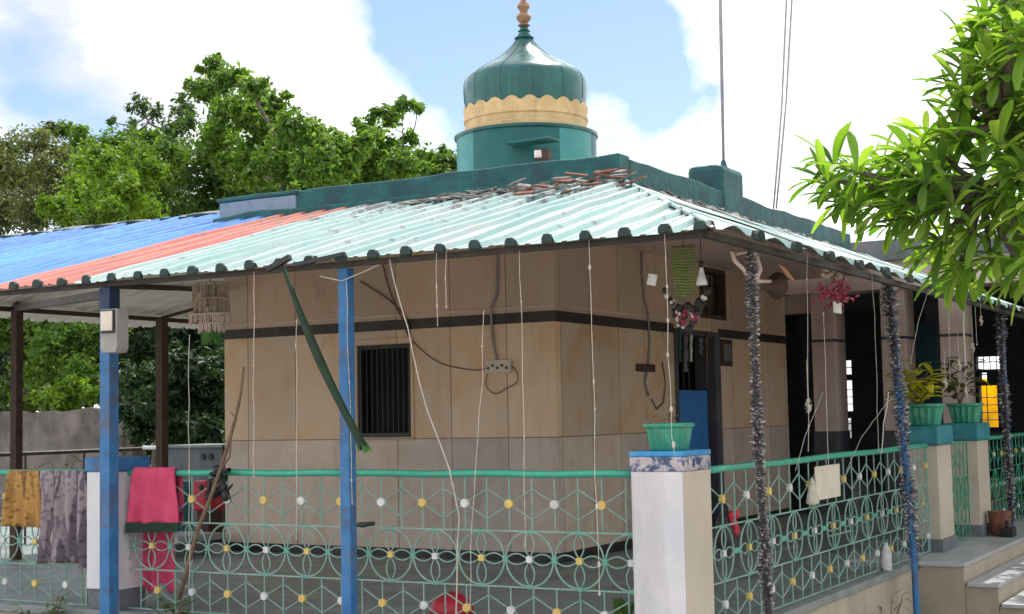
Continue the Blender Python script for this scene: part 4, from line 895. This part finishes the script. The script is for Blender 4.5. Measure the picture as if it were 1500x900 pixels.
# picture frame right of the door
pf = thing('picture_frame', 'small dark picture frame hung right of the blue door', 'picture frame', (-5.26, 13.7, 2.1))
a_ = at(1057, 497, 'X', -5.26); b_ = at(1073, 537, 'X', -5.26)
obj('frame', MB().box((-5.279, a_.y, b_.z), (-5.255, b_.y, a_.z)), 'rust', pf, bev=.004)
obj('picture', MB().box((-5.2545, a_.y+.04, b_.z+.05), (-5.252, b_.y-.04, a_.z-.05)), 'grey', pf)
# curtain of hanging garlands in the doorway
dg = thing('door_garland', 'grey and dark garlands hanging across the top of the blue door', 'garland', (-5.2, 12.6, 2.2))
for i, (x, y0, y1, r, m) in enumerate(((1004, 490, 545, .03, 'grey'), (1012, 490, 530, .022, 'white'), (1026, 495, 520, .03, 'grey'), (996, 480, 530, .02, 'darkg'), (1035, 485, 560, .018, 'cable'))):
    A = at(x, y0, 'X', -5.2); B = at(x, y1, 'X', -5.2); pts_ = [A.lerp(B, k/8) for k in range(9)]
    obj('strand', MB().tube(pts_, [r*(.5+.5*math.sin(.5+k*.9)**2) for k in range(9)], 7), m, dg, smooth=True)
# green rope-bound stalk hanging from the eave
ps = thing('hanging_stalk', 'long dark green stalk dangling diagonally from the eave past the second blue post', 'stalk', tuple(at(412, 385, 'Y', 6.0)))
A = at(415, 392, 'Y', 6.03); B = at(532, 655, 'Y', 5.9); pts_ = [A.lerp(B, k/10)+Vector((-.02*math.sin(math.pi*k/10), 0, -.02*math.sin(math.pi*k/10))) for k in range(11)]
obj('stem', MB().tube(pts_, [.011, .013, .016, .021, .025, .026, .024, .022, .021, .022, .024], 8), 'pod', ps, smooth='auto')
mb = MB()
for i in range(14):
    d = (B-A).normalized(); o_ = Vector((random.uniform(-.02, .02), random.uniform(-.02, .02), random.uniform(-.01, .01))); mb.tube([B+o_*.8-d*.03, B+o_*1.3+d*random.uniform(.0, .035)], [.007, .003], 4)
obj('frayed_tip', mb, 'podend', ps)
H0 = at(392, 395, 'Y', 6.03); H1 = at(425, 377, 'Y', 6.03); obj('clamp', MB().tube([H0, H1], .02, 4), 'black2', ps)
# fallen dark strip of guttering
mb = MB().tube([at(433, 388, 'Y', 6.04), at(505, 372, 'Y', 6.04)], .014, 4); tag(obj('gutter_strip', mb, 'black2'), 'short black gutter strip under the eave by the second blue post', 'gutter')
# dry stick with bundle tied on the rail
sk = thing('dry_stick', 'dry forked stick leaning on the railing against the shrine corner', 'stick', tuple(at(270, 860, 'Y', 6.42)))
P = [at(x, y, 'Y', 6.41) for x, y in ((262,878),(275,830),(290,775),(312,720),(322,690),(333,655),(345,612),(353,575),(357,538))]
obj('stem', MB().tube(P, [.014, .014, .013, .012, .012, .011, .010, .008, .006], 7), 'stick', sk, smooth=True)
obj('twig', MB().tube([P[4], at(336, 670, 'Y', 6.41), at(341, 620, 'Y', 6.40)], [.008, .007, .003], 6).tube([P[6], at(338, 603, 'Y', 6.4)], [.005, .003], 5), 'stick', sk, smooth=True)
rag = MB()
for i in range(16):
    c = at(322+random.uniform(-11, 11), 705+random.uniform(-20, 22), 'Y', 6.43); pts_ = [c+Vector((random.uniform(-.05, .05), random.uniform(-.025, .025), random.uniform(-.05, .05))) for _ in range(4)]
    rag.tube(pts_, [.006, .014, .012, .004], 6)
for k in range(4): rag.ball(at(318+k*4, 690+k*12, 'Y', 6.44), .03, 8, 5, (1, .8, 1.2))
tag(obj('rag_bundle', rag, 'black2', smooth=True), 'dark bundle of rags tied where the dry stick crosses the rail', 'rag bundle')
# ------------------------------------------------------------------ hanging strings
def string(px, label, ax='Y', val=6.12, r=.0017, m='palec', bead=True, group='thin strings hanging from the canopy eave', wob=.004, beadr=.0048):
    P = [at(x, y, ax, val) for x, y in px]; m_ = MB(); Q = []
    for i in range(len(P)-1):
        k = max(2, int((P[i+1]-P[i]).length/.12))
        for j in range(k): Q.append(P[i].lerp(P[i+1], j/k)+Vector((random.uniform(-wob, wob), random.uniform(-wob, wob), 0)))
    Q.append(P[-1]); m_.tube(Q, r, 5)
    if bead:
        for q in Q[::1]:
            if random.random() < .4: m_.ball(q, beadr*random.uniform(.6, 1.1), 6, 4, (1, 1, 1.8))
    return tag(obj('string', m_, m), label, 'string', group)
string([(277,492),(277,690),(277,860)], 'beaded string hanging from the straw chandelier down past the rail')
string([(372,398),(372,640),(372,700)], 'faint string left of the hanging green stalk', r=.002)
string([(434,470),(434,690),(434,790)], 'faint string crossing the front wall between stalk and dry stick', r=.002)
string([(508,412),(512,560),(516,740)], 'pale string hanging close along the second blue post', val=6.13)
string([(570,380),(596,480),(625,600),(660,692)], 'slanting pale cord crossing the right side of the window', r=.003, bead=False)
string([(660,690),(672,760),(668,900)], 'cord tail trailing from the top rail to the ground', r=.004, bead=False, val=6.4)
string([(639,366),(640,420),(641,478)], 'short string right of the window', r=.002)
string([(653,366),(654,450)], 'shortest string beneath the eave, right of the window', r=.002)
string([(708,455),(706,560),(697,690),(690,800),(688,895)], 'long string drifting left below the socket board')
string([(760,368),(764,480),(768,640),(770,800)], 'string right of the socket board')
string([(863,348),(866,480),(871,600),(872,700),(878,870)], 'beaded string just right of the shrine corner', beadr=.008)
string([(973,338),(976,420),(979,520),(985,640),(988,664)], 'string dropping onto the nearest planter', beadr=.009)
string([(1182,372),(1183,520),(1184,660)], 'string between the side wall end and the first column', 'X', -2.46)
string([(1206,460),(1211,600),(1214,690)], 'string in front of the first column under the crimson garland', 'X', -2.46)
string([(1277,398),(1281,460),(1285,600),(1287,662)], 'string between the first two pinkish columns', 'X', -2.46)
string([(1363,415),(1346,470),(1334,532)], 'slanting string right of the second tinsel column', 'X', -2.46)
string([(1390,455),(1392,560)], 'thin string over the middle planter', 'X', -2.46)
string([(1411,455),(1414,535)], 'string with a pale tassel over the farthest planter', 'X', -2.46, r=.006)
string([(1428,450),(1431,505)], 'short string beneath the hanging leaves', 'X', -2.46)
string([(1330,560),(1300,590),(1262,640),(1240,690)], 'slanting vine like wire before the dark hall', 'X', -2.6, bead=False)
string([(1302,575),(1295,620),(1291,665)], 'dry tendril hanging beside the second tinsel column', 'X', -2.6, bead=False, r=.004)
string([(1205,575),(1180,640),(1165,690)], 'slanting wire before the first column', 'X', -2.6, bead=False)
string([(470,405),(500,412),(530,400),(555,388)], 'cord sagging around the second blue post below the eave', r=.003, bead=False, val=6.14)
for (x, y, ax, v, lb) in ((1405,535,'X',-2.47,'pale paper flower hanging over the middle planter'), (1184,595,'X',-2.47,'pale pink flower tied on the string before the first column'), (1385,562,'X',-2.47,'pale flower beside the yellow leaves'), (1425,510,'X',-2.47,'grey feathery tassel above the farthest planter'), (1437,470,'X',-2.47,'uppermost feathery tassel near the third tinsel column'), (1415,575,'X',-2.47,'cream bow hanging just above the farthest planter')):
    mb = MB(); c = at(x, y, ax, v)
    for i in range(9):
        a = i*.7+x; d = Vector((0, math.cos(a), math.sin(a)*.8))*.055; mb.add([c, c+d*.6+Vector((.012, 0, .012)), c+d, c+d*.6+Vector((-.01, .008, -.012))], [(0, 1, 2, 3)])
    mb.tube([c, c+Vector((0, 0, .25))], .002, 4); mb.ball(c, .012, 6, 4)
    tag(obj('paper_flower', mb, 'palec'), lb, 'decoration', 'paper decorations under the eave')
# ------------------------------------------------------------------ tinsel columns
def tinsel(px, ax, val, rad, n, label, m='tinsel'):
    P = [at(x, y, ax, val) for x, y in px]; t = thing('tinsel_garland', label, 'tinsel garland', tuple(P[-1]), 'tinsel garlands wound down the posts')
    segs = [(P[i+1]-P[i]).length for i in range(len(P)-1)]; Lt = sum(segs); V = []; Fx = []
    def pt(s):
        for i, l_ in enumerate(segs):
            if s <= l_ or i == len(segs)-1: return P[i].lerp(P[i+1], min(1, s/l_))
            s -= l_
    for i in range(n):
        s = random.uniform(0, Lt); a = random.uniform(0, 6.283); c = pt(s); wob = .95+.22*math.sin(s*9); rr = rad*wob*random.uniform(.55, 1.15)
        d = Vector((math.cos(a), math.sin(a), random.uniform(-.5, .5))); b = c+Vector((math.cos(a), math.sin(a), 0))*rr*.4; e = b+d*rr*.45; sd_ = Vector((-math.sin(a), math.cos(a), random.uniform(-1, 1))).normalized()*.0075
        k = len(V); V += [b-sd_, b+sd_, e+sd_*.7, e-sd_*.7]; Fx.append((k, k+1, k+2, k+3))
    obj('tinsel_strands', MB().add(V, Fx), m, t, kind='stuff' if False else None)
    obj('core', MB().tube([pt(Lt*k/14) for k in range(15)], rad*.33, 7), 'black2', t)
    return t
tinsel([(1100,372),(1104,480),(1110,640),(1120,800),(1127,915)], 'X', -2.5, .038, 3000, 'dark silver tinsel wound round the slim post right of the corner pillar')
tinsel([(1300,408),(1306,470),(1316,570),(1328,690),(1338,800),(1341,835)], 'X', -2.58, .064, 2600, 'wide silver tinsel column ending on the blue post by the kerb')
tinsel([(1465,448),(1468,540),(1475,650),(1483,772)], 'X', -2.58, .062, 1800, 'silver tinsel column nearest the right edge of the photo')
# ------------------------------------------------------------------ hanging decorations
def fringe(name, label, cat, tiers, Y, m, group=None):
    c0 = at(tiers[0][0], tiers[0][1], 'Y', Y); t = thing(name, label, cat, tuple(c0), group)
    for (x, y0, y1, wpx, mm) in tiers:
        c = at(x, y0, 'Y', Y); b = at(x, y1, 'Y', Y); rad = at(x+wpx/2, y0, 'Y', Y).x-c.x; mb = MB(); h = c.z-b.z
        mb.tube([c+Vector((rad*math.cos(a), rad*.6*math.sin(a), 0)) for a in [2*math.pi*i/20 for i in range(20)]], .008, 5, closed=True)
        for i in range(120):
            a = random.uniform(0, 6.283); p = c+Vector((rad*math.cos(a), rad*.6*math.sin(a), 0)); l_ = h*random.uniform(.6, 1.1); mb.tube([p, p+Vector((random.uniform(-.006, .006), 0, -l_))], [.005, .003], 4)
        obj('fringe_tier', mb, mm, t)
    obj('cord', MB().tube([c0+Vector((0, 0, .22)), c0, at(tiers[-1][0], tiers[-1][2], 'Y', Y)], .004, 5), 'cable', t)
    return t
fringe('straw_chandelier', 'brown straw chandelier in fringed tiers hanging at the shrine left corner', 'hanging decoration', [(308,416,440,46,'straw'), (310,438,462,46,'straw'), (308,461,476,54,'pink'), (310,474,488,34,'pink'), (310,486,505,26,'podend')], 7.6, 'straw')
mg = thing('woven_mat', 'olive green woven mat hanging below the eave before the transom', 'hanging decoration', tuple(at(1003, 365, 'Y', 6.9)))
a_ = at(984, 366, 'Y', 6.9); b_ = at(1020, 432, 'Y', 6.9); mb = MB()
for i in range(17):
    z = a_.z+(b_.z-a_.z)*i/16; w_ = 1-.25*(i/16)**3; xm = (a_.x+b_.x)/2; hw = (b_.x-a_.x)/2*w_
    mb.tube([(xm-hw, 6.9, z), (xm-hw*.3, 6.888+.006*(i % 2), z+.003), (xm+hw*.3, 6.9, z-.003), (xm+hw, 6.9, z)], .0072, 5)
obj('weave', mb, 'matgreen', mg)
obj('hanger', MB().tube([(a_.x, 6.9, a_.z+.01), (b_.x, 6.9, a_.z+.01)], .008, 5).tube([((a_.x+b_.x)/2, 6.9, a_.z), ((a_.x+b_.x)/2, 6.9, 2.55)], .004, 5), 'stick', mg)
# swag garland under it
sw = thing('flower_swag', 'dark and red flower swag draped beneath the woven mat', 'garland', tuple(at(1005, 440, 'Y', 6.88)))
for nm, m, cnt, sz in (('dark_bloom', 'black2', 40, .016), ('pale_bloom', 'palec', 22, .011), ('red_bloom', 'redc', 12, .013)):
    mb = MB()
    for i in range(cnt):
        u = random.random(); x = 972+66*u; y = 428+44*math.sin(math.pi*u)*random.uniform(.5, 1.25)+random.uniform(-6, 6)
        if nm == 'red_bloom': x = 1005+(u-.5)*36; y = 463+random.uniform(-8, 14)
        mb.ball(at(x, y, 'Y', 6.86+random.uniform(-.03, .03)), sz*random.uniform(.7, 1.3), 6, 4)
    obj(nm, mb, m, sw)
bl = thing('bell_ornament', 'white bell shaped ornament hanging right of the woven mat', 'hanging decoration', tuple(at(1028, 400, 'Y', 6.8)))
c = at(1028, 418, 'Y', 6.8); obj('skirt', MB().lathe([(.028, c.z), (.03, c.z+.008), (.018, c.z+.05), (.009, c.z+.09)], (c.x, c.y), 12), 'white', bl, smooth='auto')
obj('knob', MB().ball((c.x, c.y, c.z+.11), .016).tube([(c.x, c.y, c.z+.12), (c.x, c.y, 2.55)], .002, 4), 'black2', bl)
tg = thing('paper_tag', 'small white card dangling on threads left of the woven mat', 'tag', tuple(at(955, 410, 'Y', 6.6)))
c = at(955, 410, 'Y', 6.6); obj('card', MB().box((c.x-.024, 6.6, c.z-.028), (c.x+.024, 6.604, c.z+.028), Matrix.Rotation(.25, 3, 'Y')), 'white', tg)
obj('thread', MB().tube([(c.x-.015, 6.602, c.z+.025), at(941, 362, 'Y', 6.6)], .002, 4).tube([(c.x+.012, 6.602, c.z+.025), at(958, 362, 'Y', 6.6)], .002, 4), 'cable', tg)
# bracket with horn loudspeaker and crumpled garland at the tinsel top
hb = thing('horn_loudspeaker', 'dusty horn loudspeaker on a bent bracket above the first tinsel garland', 'loudspeaker', tuple(at(1125, 420, 'X', -2.7)))
P = [at(x, y, 'X', -2.62) for x, y in ((1072,368),(1076,382),(1090,396),(1096,408),(1110,412),(1128,412))]
obj('bracket', MB().tube(P, .011, 6).tube([at(1080, 372, 'X', -2.6), at(1105, 366, 'X', -2.6)], .01, 5).tube([at(1108, 372, 'X', -2.6), at(1114, 395, 'X', -2.6), at(1104, 418, 'X', -2.6)], .012, 6), 'pink', hb, smooth=True)
c = at(1124, 418, 'X', -2.7); d = Vector((.35, .9, 0)).normalized(); mb = MB()
ring = [(.02, 0), (.03, .05), (.045, .1), (.075, .15), (.078, .155), (.07, .15), (.03, .09)]; vs = []
u_ = d.cross(Vector((0, 0, 1))); 
for r, l_ in ring:
    for j in range(16): a = 2*math.pi*j/16; vs.append(c-d*.07+d*l_+(u_*math.cos(a)+Vector((0, 0, 1))*math.sin(a))*r)
mb.add(vs, [(i*16+j, i*16+(j+1) % 16, (i+1)*16+(j+1) % 16, (i+1)*16+j) for i in range(len(ring)-1) for j in range(16)])
obj('horn', mb, 'rust', hb, smooth=True); obj('driver', MB().ball(c-d*.09, .032, 10, 6), 'black2', hb)
pn = thing('orange_pennant', 'faded orange paper leaf pennant right of the loudspeaker', 'pennant', tuple(at(1155, 400, 'X', -2.5)))
A, B = at(1140, 388, 'X', -2.5), at(1166, 414, 'X', -2.5); n_ = Vector((.2, .5, -.6)).cross(B-A).normalized(); sd_ = (B-A).cross(Vector((1, 0, 0))).normalized()
mb = MB().add([A, A.lerp(B, .4)+sd_*.035+Vector((.015, 0, 0)), B, A.lerp(B, .5)-sd_*.035+Vector((-.015, 0, 0)), A+Vector((.004, 0, 0)), A.lerp(B, .4)+sd_*.035+Vector((.019, 0, 0)), B+Vector((.004, 0, 0)), A.lerp(B, .5)-sd_*.035+Vector((-.011, 0, 0))], [(0, 1, 2, 3), (7, 6, 5, 4), (0, 4, 5, 1), (1, 5, 6, 2), (2, 6, 7, 3), (3, 7, 4, 0)])
obj('paper', mb, 'orange', pn); obj('thread', MB().tube([A, A+Vector((0, -.1, .1))], .002, 4), 'cable', pn)
rg = thing('crimson_garland', 'crimson tinsel garland with a small white tag in front of the first column', 'garland', tuple(at(1218, 430, 'X', -2.5)))
mb = MB()
for i in range(70):
    x = random.gauss(1220, 11); y = random.gauss(428, 10); c = at(x, y, 'X', -2.52+random.uniform(-.03, .03)); a = random.uniform(0, 6.28); mb.tube([c, c+Vector((.01, math.cos(a)*.045, math.sin(a)*.02)), c+Vector((0, math.cos(a)*.07, math.sin(a)*.035-.015))], [.008, .008, .003], 4)
obj('tinsel_strands', mb, 'redc', rg)
mb = MB()
for i in range(14): c = at(1205+i*2, 398+random.uniform(-6, 10), 'X', -2.52); mb.ball(c, .014, 6, 4)
obj('dried_flowers', mb, 'straw', rg)
A = at(1220, 442, 'X', -2.5); B = at(1232, 460, 'X', -2.5); obj('tag', MB().box((-2.5, A.y, B.z), (-2.496, B.y, A.z)), 'white', rg)
obj('thread', MB().tube([at(1218, 385, 'X', -2.52), at(1220, 445, 'X', -2.52)], .003, 4), 'cable', rg)
# card and cloth on the side railing
A = at(1194, 684, 'X', -2.765); B = at(1231, 727, 'X', -2.765)
sg = thing('blank_board', 'blank beige board wired to the side railing', 'board', (-2.765, A.y, B.z))
obj('panel', MB().box((-2.772, A.y, B.z), (-2.762, B.y, A.z)), 'beige', sg, bev=.003)
obj('tie', MB().tube([(-2.80, A.y+.1, A.z-.02), (-2.765, A.y+.12, A.z-.01)], .003, 4).tube([(-2.80, B.y-.1, A.z-.02), (-2.765, B.y-.12, A.z-.01)], .003, 4), 'cable', sg)
c = at(1190, 722, 'X', -2.77); mb = MB(); mb.lathe([(.01, c.z+.09), (.022, c.z+.06), (.05, c.z-.02), (.06, c.z-.06), (.03, c.z-.075)], (c.x, c.y), 9, sy=1.3, sx=.6)
tag(obj('white_rag', mb, 'palec', smooth=True), 'cream rag knotted on the side railing left of the blank board', 'rag')
bg_ = thing('black_bag', 'black bag with a red strap hung inside the side railing by the corner pillar', 'bag', tuple(at(1062, 780, 'X', -2.86)))
c = at(1062, 783, 'X', -2.88); obj('body', MB().ball(c, .1, 14, 9, (.5, .8, 1.25)), 'black2', bg_, smooth=True)
mb = MB(); c2 = at(1075, 765, 'X', -2.84)
for i in range(7): mb.ball(c2+Vector((random.uniform(-.01, .01), random.uniform(-.05, .05), random.uniform(-.06, .05))), .03, 7, 5, (.6, 1, 1))
obj('red_strap', mb, 'redpl', bg_, smooth=True); obj('handle', MB().tube([c+Vector((0, -.05, .1)), c+Vector((0, 0, .22)), c+Vector((0, .05, .1))], .008, 6), 'black2', bg_)
# floor things
def bottle(px, Y=None):
    pass
c = at(1302, 822, 'Z', .425); c = Vector((-2.70+.02, c.y, .425)); c = at(1302, 815, 'X', -2.745)
bt = thing('plastic_bottle', 'pale plastic bottle standing on the kerb near the second tinsel column', 'bottle', (-2.745, c.y, .425))
obj('body', MB().lathe([(.03, .426), (.034, .432), (.034, .55), (.028, .575), (.014, .60), (.012, .62)], (-2.76, c.y), 12), 'white', bt, smooth='auto'); obj('cap', MB().lathe([(.015, .6205), (.015, .64)], (-2.76, c.y), 10), 'grey', bt)
c = at(1461, 755, 'X', -2.62); mb = MB().lathe([(.07, .421), (.085, .43), (.10, .62), (.105, .63), (.09, .63)], (-2.6, c.y), 16)
tag(obj('red_pot', mb, 'debris', smooth='auto'), 'brick red pot on the top step before the far railing', 'pot')
c = at(1478, 775, 'X', -2.5); mb = MB().box((-2.56, c.y-.05, .421), (-2.46, c.y+.12, .50)).tube([(-2.51, c.y, .50), (-2.51, c.y, .56)], .02, 6)
tag(obj('dark_box', mb, 'black2', bev=.005), 'small black box on the top step at the foot of the last tinsel column', 'box')
c = at(648, 893, 'Y', 7.1); mb = MB().lathe([(.13, .401), (.128, .45), (.10, .50), (.05, .53), (.01, .54)], (at(648, 893, 'Z', .45).x, at(648, 893, 'Z', .45).y+.1), 20)
tag(obj('red_basin', mb, 'redpl', smooth=True), 'upturned red plastic basin on the terrace floor behind the front railing', 'basin')
c = at(530, 769, 'X', at(530, 769, 'Y', 6.55).x); mb = MB().ball(at(530, 769, 'Y', 6.44), .022, 8, 5, (1.9, .8, .7)).tube([at(517, 770, 'Y', 6.44), at(548, 767, 'Y', 6.44)], .011, 6)
tag(obj('padlock_lump', mb, 'black2', smooth=True), 'small black latch on the railing right of the second blue post', 'latch')
# left background clutter
cb = thing('concrete_tank', 'low grey concrete trough with two dark round holes left of the shrine', 'trough', (-9.6, 11.6, .4))
A = at(232, 662, 'Y', 11.6); B = at(326, 662, 'Y', 11.6); zc = at(300, 656, 'Y', 11.6).z
obj('body', MB().box((A.x, 11.6, .4), (B.x, 12.2, zc)), 'grey', cb, bev=.01); obj('lid', MB().box((A.x+.12, 11.57, zc), (B.x+.02, 12.23, zc+.03)), 'coping', cb, bev=.005)
mb = MB()
for x in (298, 309):
    q = at(x, 669, 'Y', 11.595); vs = [(q.x+.03*math.cos(a), 11.594, q.z+.035*math.sin(a)) for a in [2*math.pi*i/14 for i in range(14)]]; vs += [(x_, 11.58, z_) for x_, _, z_ in vs]
    mb.add(vs, [tuple(range(14, 28))]+[(j, (j+1) % 14, 14+(j+1) % 14, 14+j) for j in range(14)])
obj('hole_ring', mb, 'black2', cb)
wp = thing('white_pipe', 'white plastic standpipe with an elbow left of the concrete trough', 'pipe', tuple(at(235, 690, 'Y', 11.3)))
P = [at(x, y, 'Y', 11.3) for x, y in ((210,656),(231,656),(234,660),(234,700),(234,740))]; P.append(Vector((P[-1].x, 11.3, .4)))
obj('pipe', MB().tube(P, .022, 8), 'white', wp, smooth=True)
rc = thing('red_motor_cover', 'red painted pump cover with a dark hole behind the front railing at left', 'pump', tuple(at(293, 730, 'Y', 10.5)))
A = at(281, 704, 'Y', 10.4); B = at(302, 750, 'Y', 10.4); obj('cover', MB().box((A.x, 10.4, B.z), (B.x, 10.7, A.z)), 'redpl', rc, bev=.03)
obj('hole', MB().ball(at(294, 714, 'Y', 10.39), .03, 10, 6, (1, .3, 1)), 'black2', rc); obj('foot', MB().box((A.x+.02, 10.45, .4), (B.x-.02, 10.65, B.z)), 'rust', rc)
A = at(262, 706, 'Y', 11.0); B = at(277, 760, 'Y', 11.0)
tag(obj('green_drum', MB().lathe([(.13, .4), (.135, .45), (.13, .7), (.135, .72), (.135, A.z), (.1, A.z+.02)], (at(262, 706, 'Y', 11).x, 11.0), 20), 'capteal', smooth='auto'), 'dark green drum between the pink towel and the red pump', 'drum')
A = at(268, 780, 'Y', 9.7); B = at(326, 800, 'Y', 9.7)
bs = thing('stone_bench', 'low pale stone bench catching the sun at the shrine left corner', 'bench', (A.x, 9.6, .4))
obj('slab', MB().box((A.x-.9, 9.2, .52), (B.x-.05, 9.75, .58)), 'marble', bs, bev=.008); obj('base', MB().box((A.x-.8, 9.25, .4), (B.x-.12, 9.7, .519)), 'grey', bs)
tag(obj('low_wall', MB().box((-13.4, 12.6, .4), (-9.2, 12.8, .86)), 'grey', bev=.01), 'low grey wall behind the blankets at far left', 'wall')
# rooftop rod, cables and lamp
rd = thing('lightning_rod', 'thin steel rod rising from the teal block on the parapet', 'rod', tuple(at(1058, 240, 'X', -4.38)))
A = at(1060, 246, 'X', -4.38); B = at(1055, 0, 'X', -4.38); obj('mast', MB().tube([A, A.lerp(B, .9), A.lerp(B, 1.5)], [.012, .016, .016], 7), 'meter', rd, smooth=True)
obj('socket', MB().lathe([(.05, A.z-.03), (.03, A.z+.02), (.018, A.z+.06)], (A.x, A.y), 10), 'teal', rd)
for k, (x0, x1) in enumerate(((1152, 1133), (1160, 1137))):
    A = at(x1, 306, 'X', -4.24); B = at(x0, 0, 'X', -4.24); mid = A.lerp(B, .5)+Vector((0, .02, 0))
    tag(obj('overhead_cable', MB().tube([A, A.lerp(B, .25)+Vector((0, .03, 0)), mid+Vector((0, .03, 0)), B, A.lerp(B, 1.8)], .009, 5), 'meter', smooth=True), ('left' if k == 0 else 'right')+' one of two slack cables rising from the right parapet', 'cable', 'cables above the parapet')
lp = thing('floodlight', 'small weathered floodlight with a hood on the drum below the dome', 'lamp', tuple(at(795, 228, 'Y', 11.95)))
c = at(792, 226, 'Y', 11.82); obj('body', MB().box((c.x-.07, c.y-.02, c.z-.05), (c.x+.07, c.y+.1, c.z+.05), Matrix.Rotation(.2, 3, 'Z')), 'rust', lp, bev=.01)
obj('lens', MB().box((c.x-.05, c.y-.032, c.z-.035), (c.x+.02, c.y-.021, c.z+.035), Matrix.Rotation(.2, 3, 'Z')), 'white', lp)
h0 = at(745, 214, 'Y', 11.85); h1 = at(812, 214, 'Y', 11.85); obj('hood', MB().box((h0.x, 11.75, h0.z), (h1.x, 11.98, h0.z+.025)), 'teal', lp, bev=.012)
# ------------------------------------------------------------------ plants near the fence
def sprig(label, x, y, z, h, n, m, ln, wd, name='plant', cat='plant', group='plants along the railing', spread=1.0):
    global fv, ffc
    fv = []; ffc = []; t = thing(name, label, cat, (x, y, z), group); sb_ = MB()
    for i in range(n):
        a = random.uniform(0, 6.28); hh = h*random.uniform(.3, 1); b = Vector((x, y, z)); e = b+Vector((math.cos(a)*h*.28*spread, math.sin(a)*h*.2*spread, hh)); sb_.tube([b, b.lerp(e, .5)+Vector((0, 0, .03)), e], [.004, .003, .002], 4)
        for k in range(5):
            q = b.lerp(e, .35+.65*k/4); aa = a+random.uniform(-2, 2); strap(q, Vector((math.cos(aa), math.sin(aa), random.uniform(-.1, .8))), ln*random.uniform(.7, 1.2), wd, Vector((0, 0, 1)))
    mm = MB(); mm.v = fv; mm.f = ffc; obj('leaves', mm, m, t); obj('stem', sb_, 'stick', t)
p = at(92, 690, 'Y', 7.2); sprig('yellow green seedling leaves above the blankets at left', p.x, 7.2, .85, p.z-.85+.13, 6, 'leafY', .09, .035)
p = at(260, 895, 'Y', 6.34); sprig('dark bushy plant rooted before the railing under the dry stick', p.x, 6.3, .28, .30, 16, 'leafB', .07, .03)
p = at(78, 890, 'Y', 6.3); sprig('green weed below the grey blanket', p.x, 6.3, .3, .22, 9, 'leafA', .06, .02)
p = at(38, 895, 'Y', 6.3); sprig('small weed at the lower left corner', p.x, 6.3, .3, .14, 6, 'leafA', .06, .02)
p = at(1303, 895, 'X', -2.6); sprig('thin grassy weed at the foot of the kerb near the blue post', -2.6, p.y, 0, .38, 7, 'leafC', .09, .012)
p = at(1180, 898, 'X', -2.6)
# agave by the corner pillar
fv = []; ffc = []; c = at(905, 895, 'Y', 6.66); ag = thing('agave_plant', 'upright striped green agave leaves behind the railing beside the corner pillar', 'plant', (c.x, 6.75, .4), 'plants along the railing')
for i in range(9): strap(Vector((c.x+random.uniform(-.02, .02), 6.75, .41)), Vector((random.uniform(-.16, .16), random.uniform(-.1, .1), 1)), random.uniform(.12, .2), .045, Vector((0, 1, .01)))
mm = MB(); mm.v = fv; mm.f = ffc; o = obj('leaves', mm, 'leafA', ag); sd = o.modifiers.new('t', 'SOLIDIFY'); sd.thickness = .006
# leaves in planters
for (y, z, n, m, lb, s) in ((11.6, 1.5, 16, 'leafP', 'pale yellow leafed plant hanging over the nearer gate pillar', 1.1), (13.1, 1.55, 10, 'leafC', 'thin dry plant in the farthest planter', 1.0)):
    sprig(lb, -2.9, y, z, .42, n, m, .16, .05, spread=s)
sprig('few dry stems standing in the nearest planter', -2.86, 6.56, 1.46, .2, 3, 'leafC', .05, .01)
p = at(428, 284, 'Y', 9.1); sprig('tiny yellow green sprout growing on the parapet above the red sheets', p.x, 9.1, 3.33, .13, 7, 'leafY', .06, .03, group=None)
# low grass along the kerb
gm = MB()
for i in range(260):
    x = random.uniform(-8.4, -3.2); y = random.uniform(6.1, 6.38); h = random.uniform(.04, .16); a = random.uniform(-.05, .05); gm.add([(x-.004, y, 0), (x+.004, y, 0), (x+a, y+a*.5, h)], [(0, 1, 2)])
tag(obj('grass', gm, 'leafA', kind='stuff'), 'thin grass at the foot of the front kerb', 'grass')
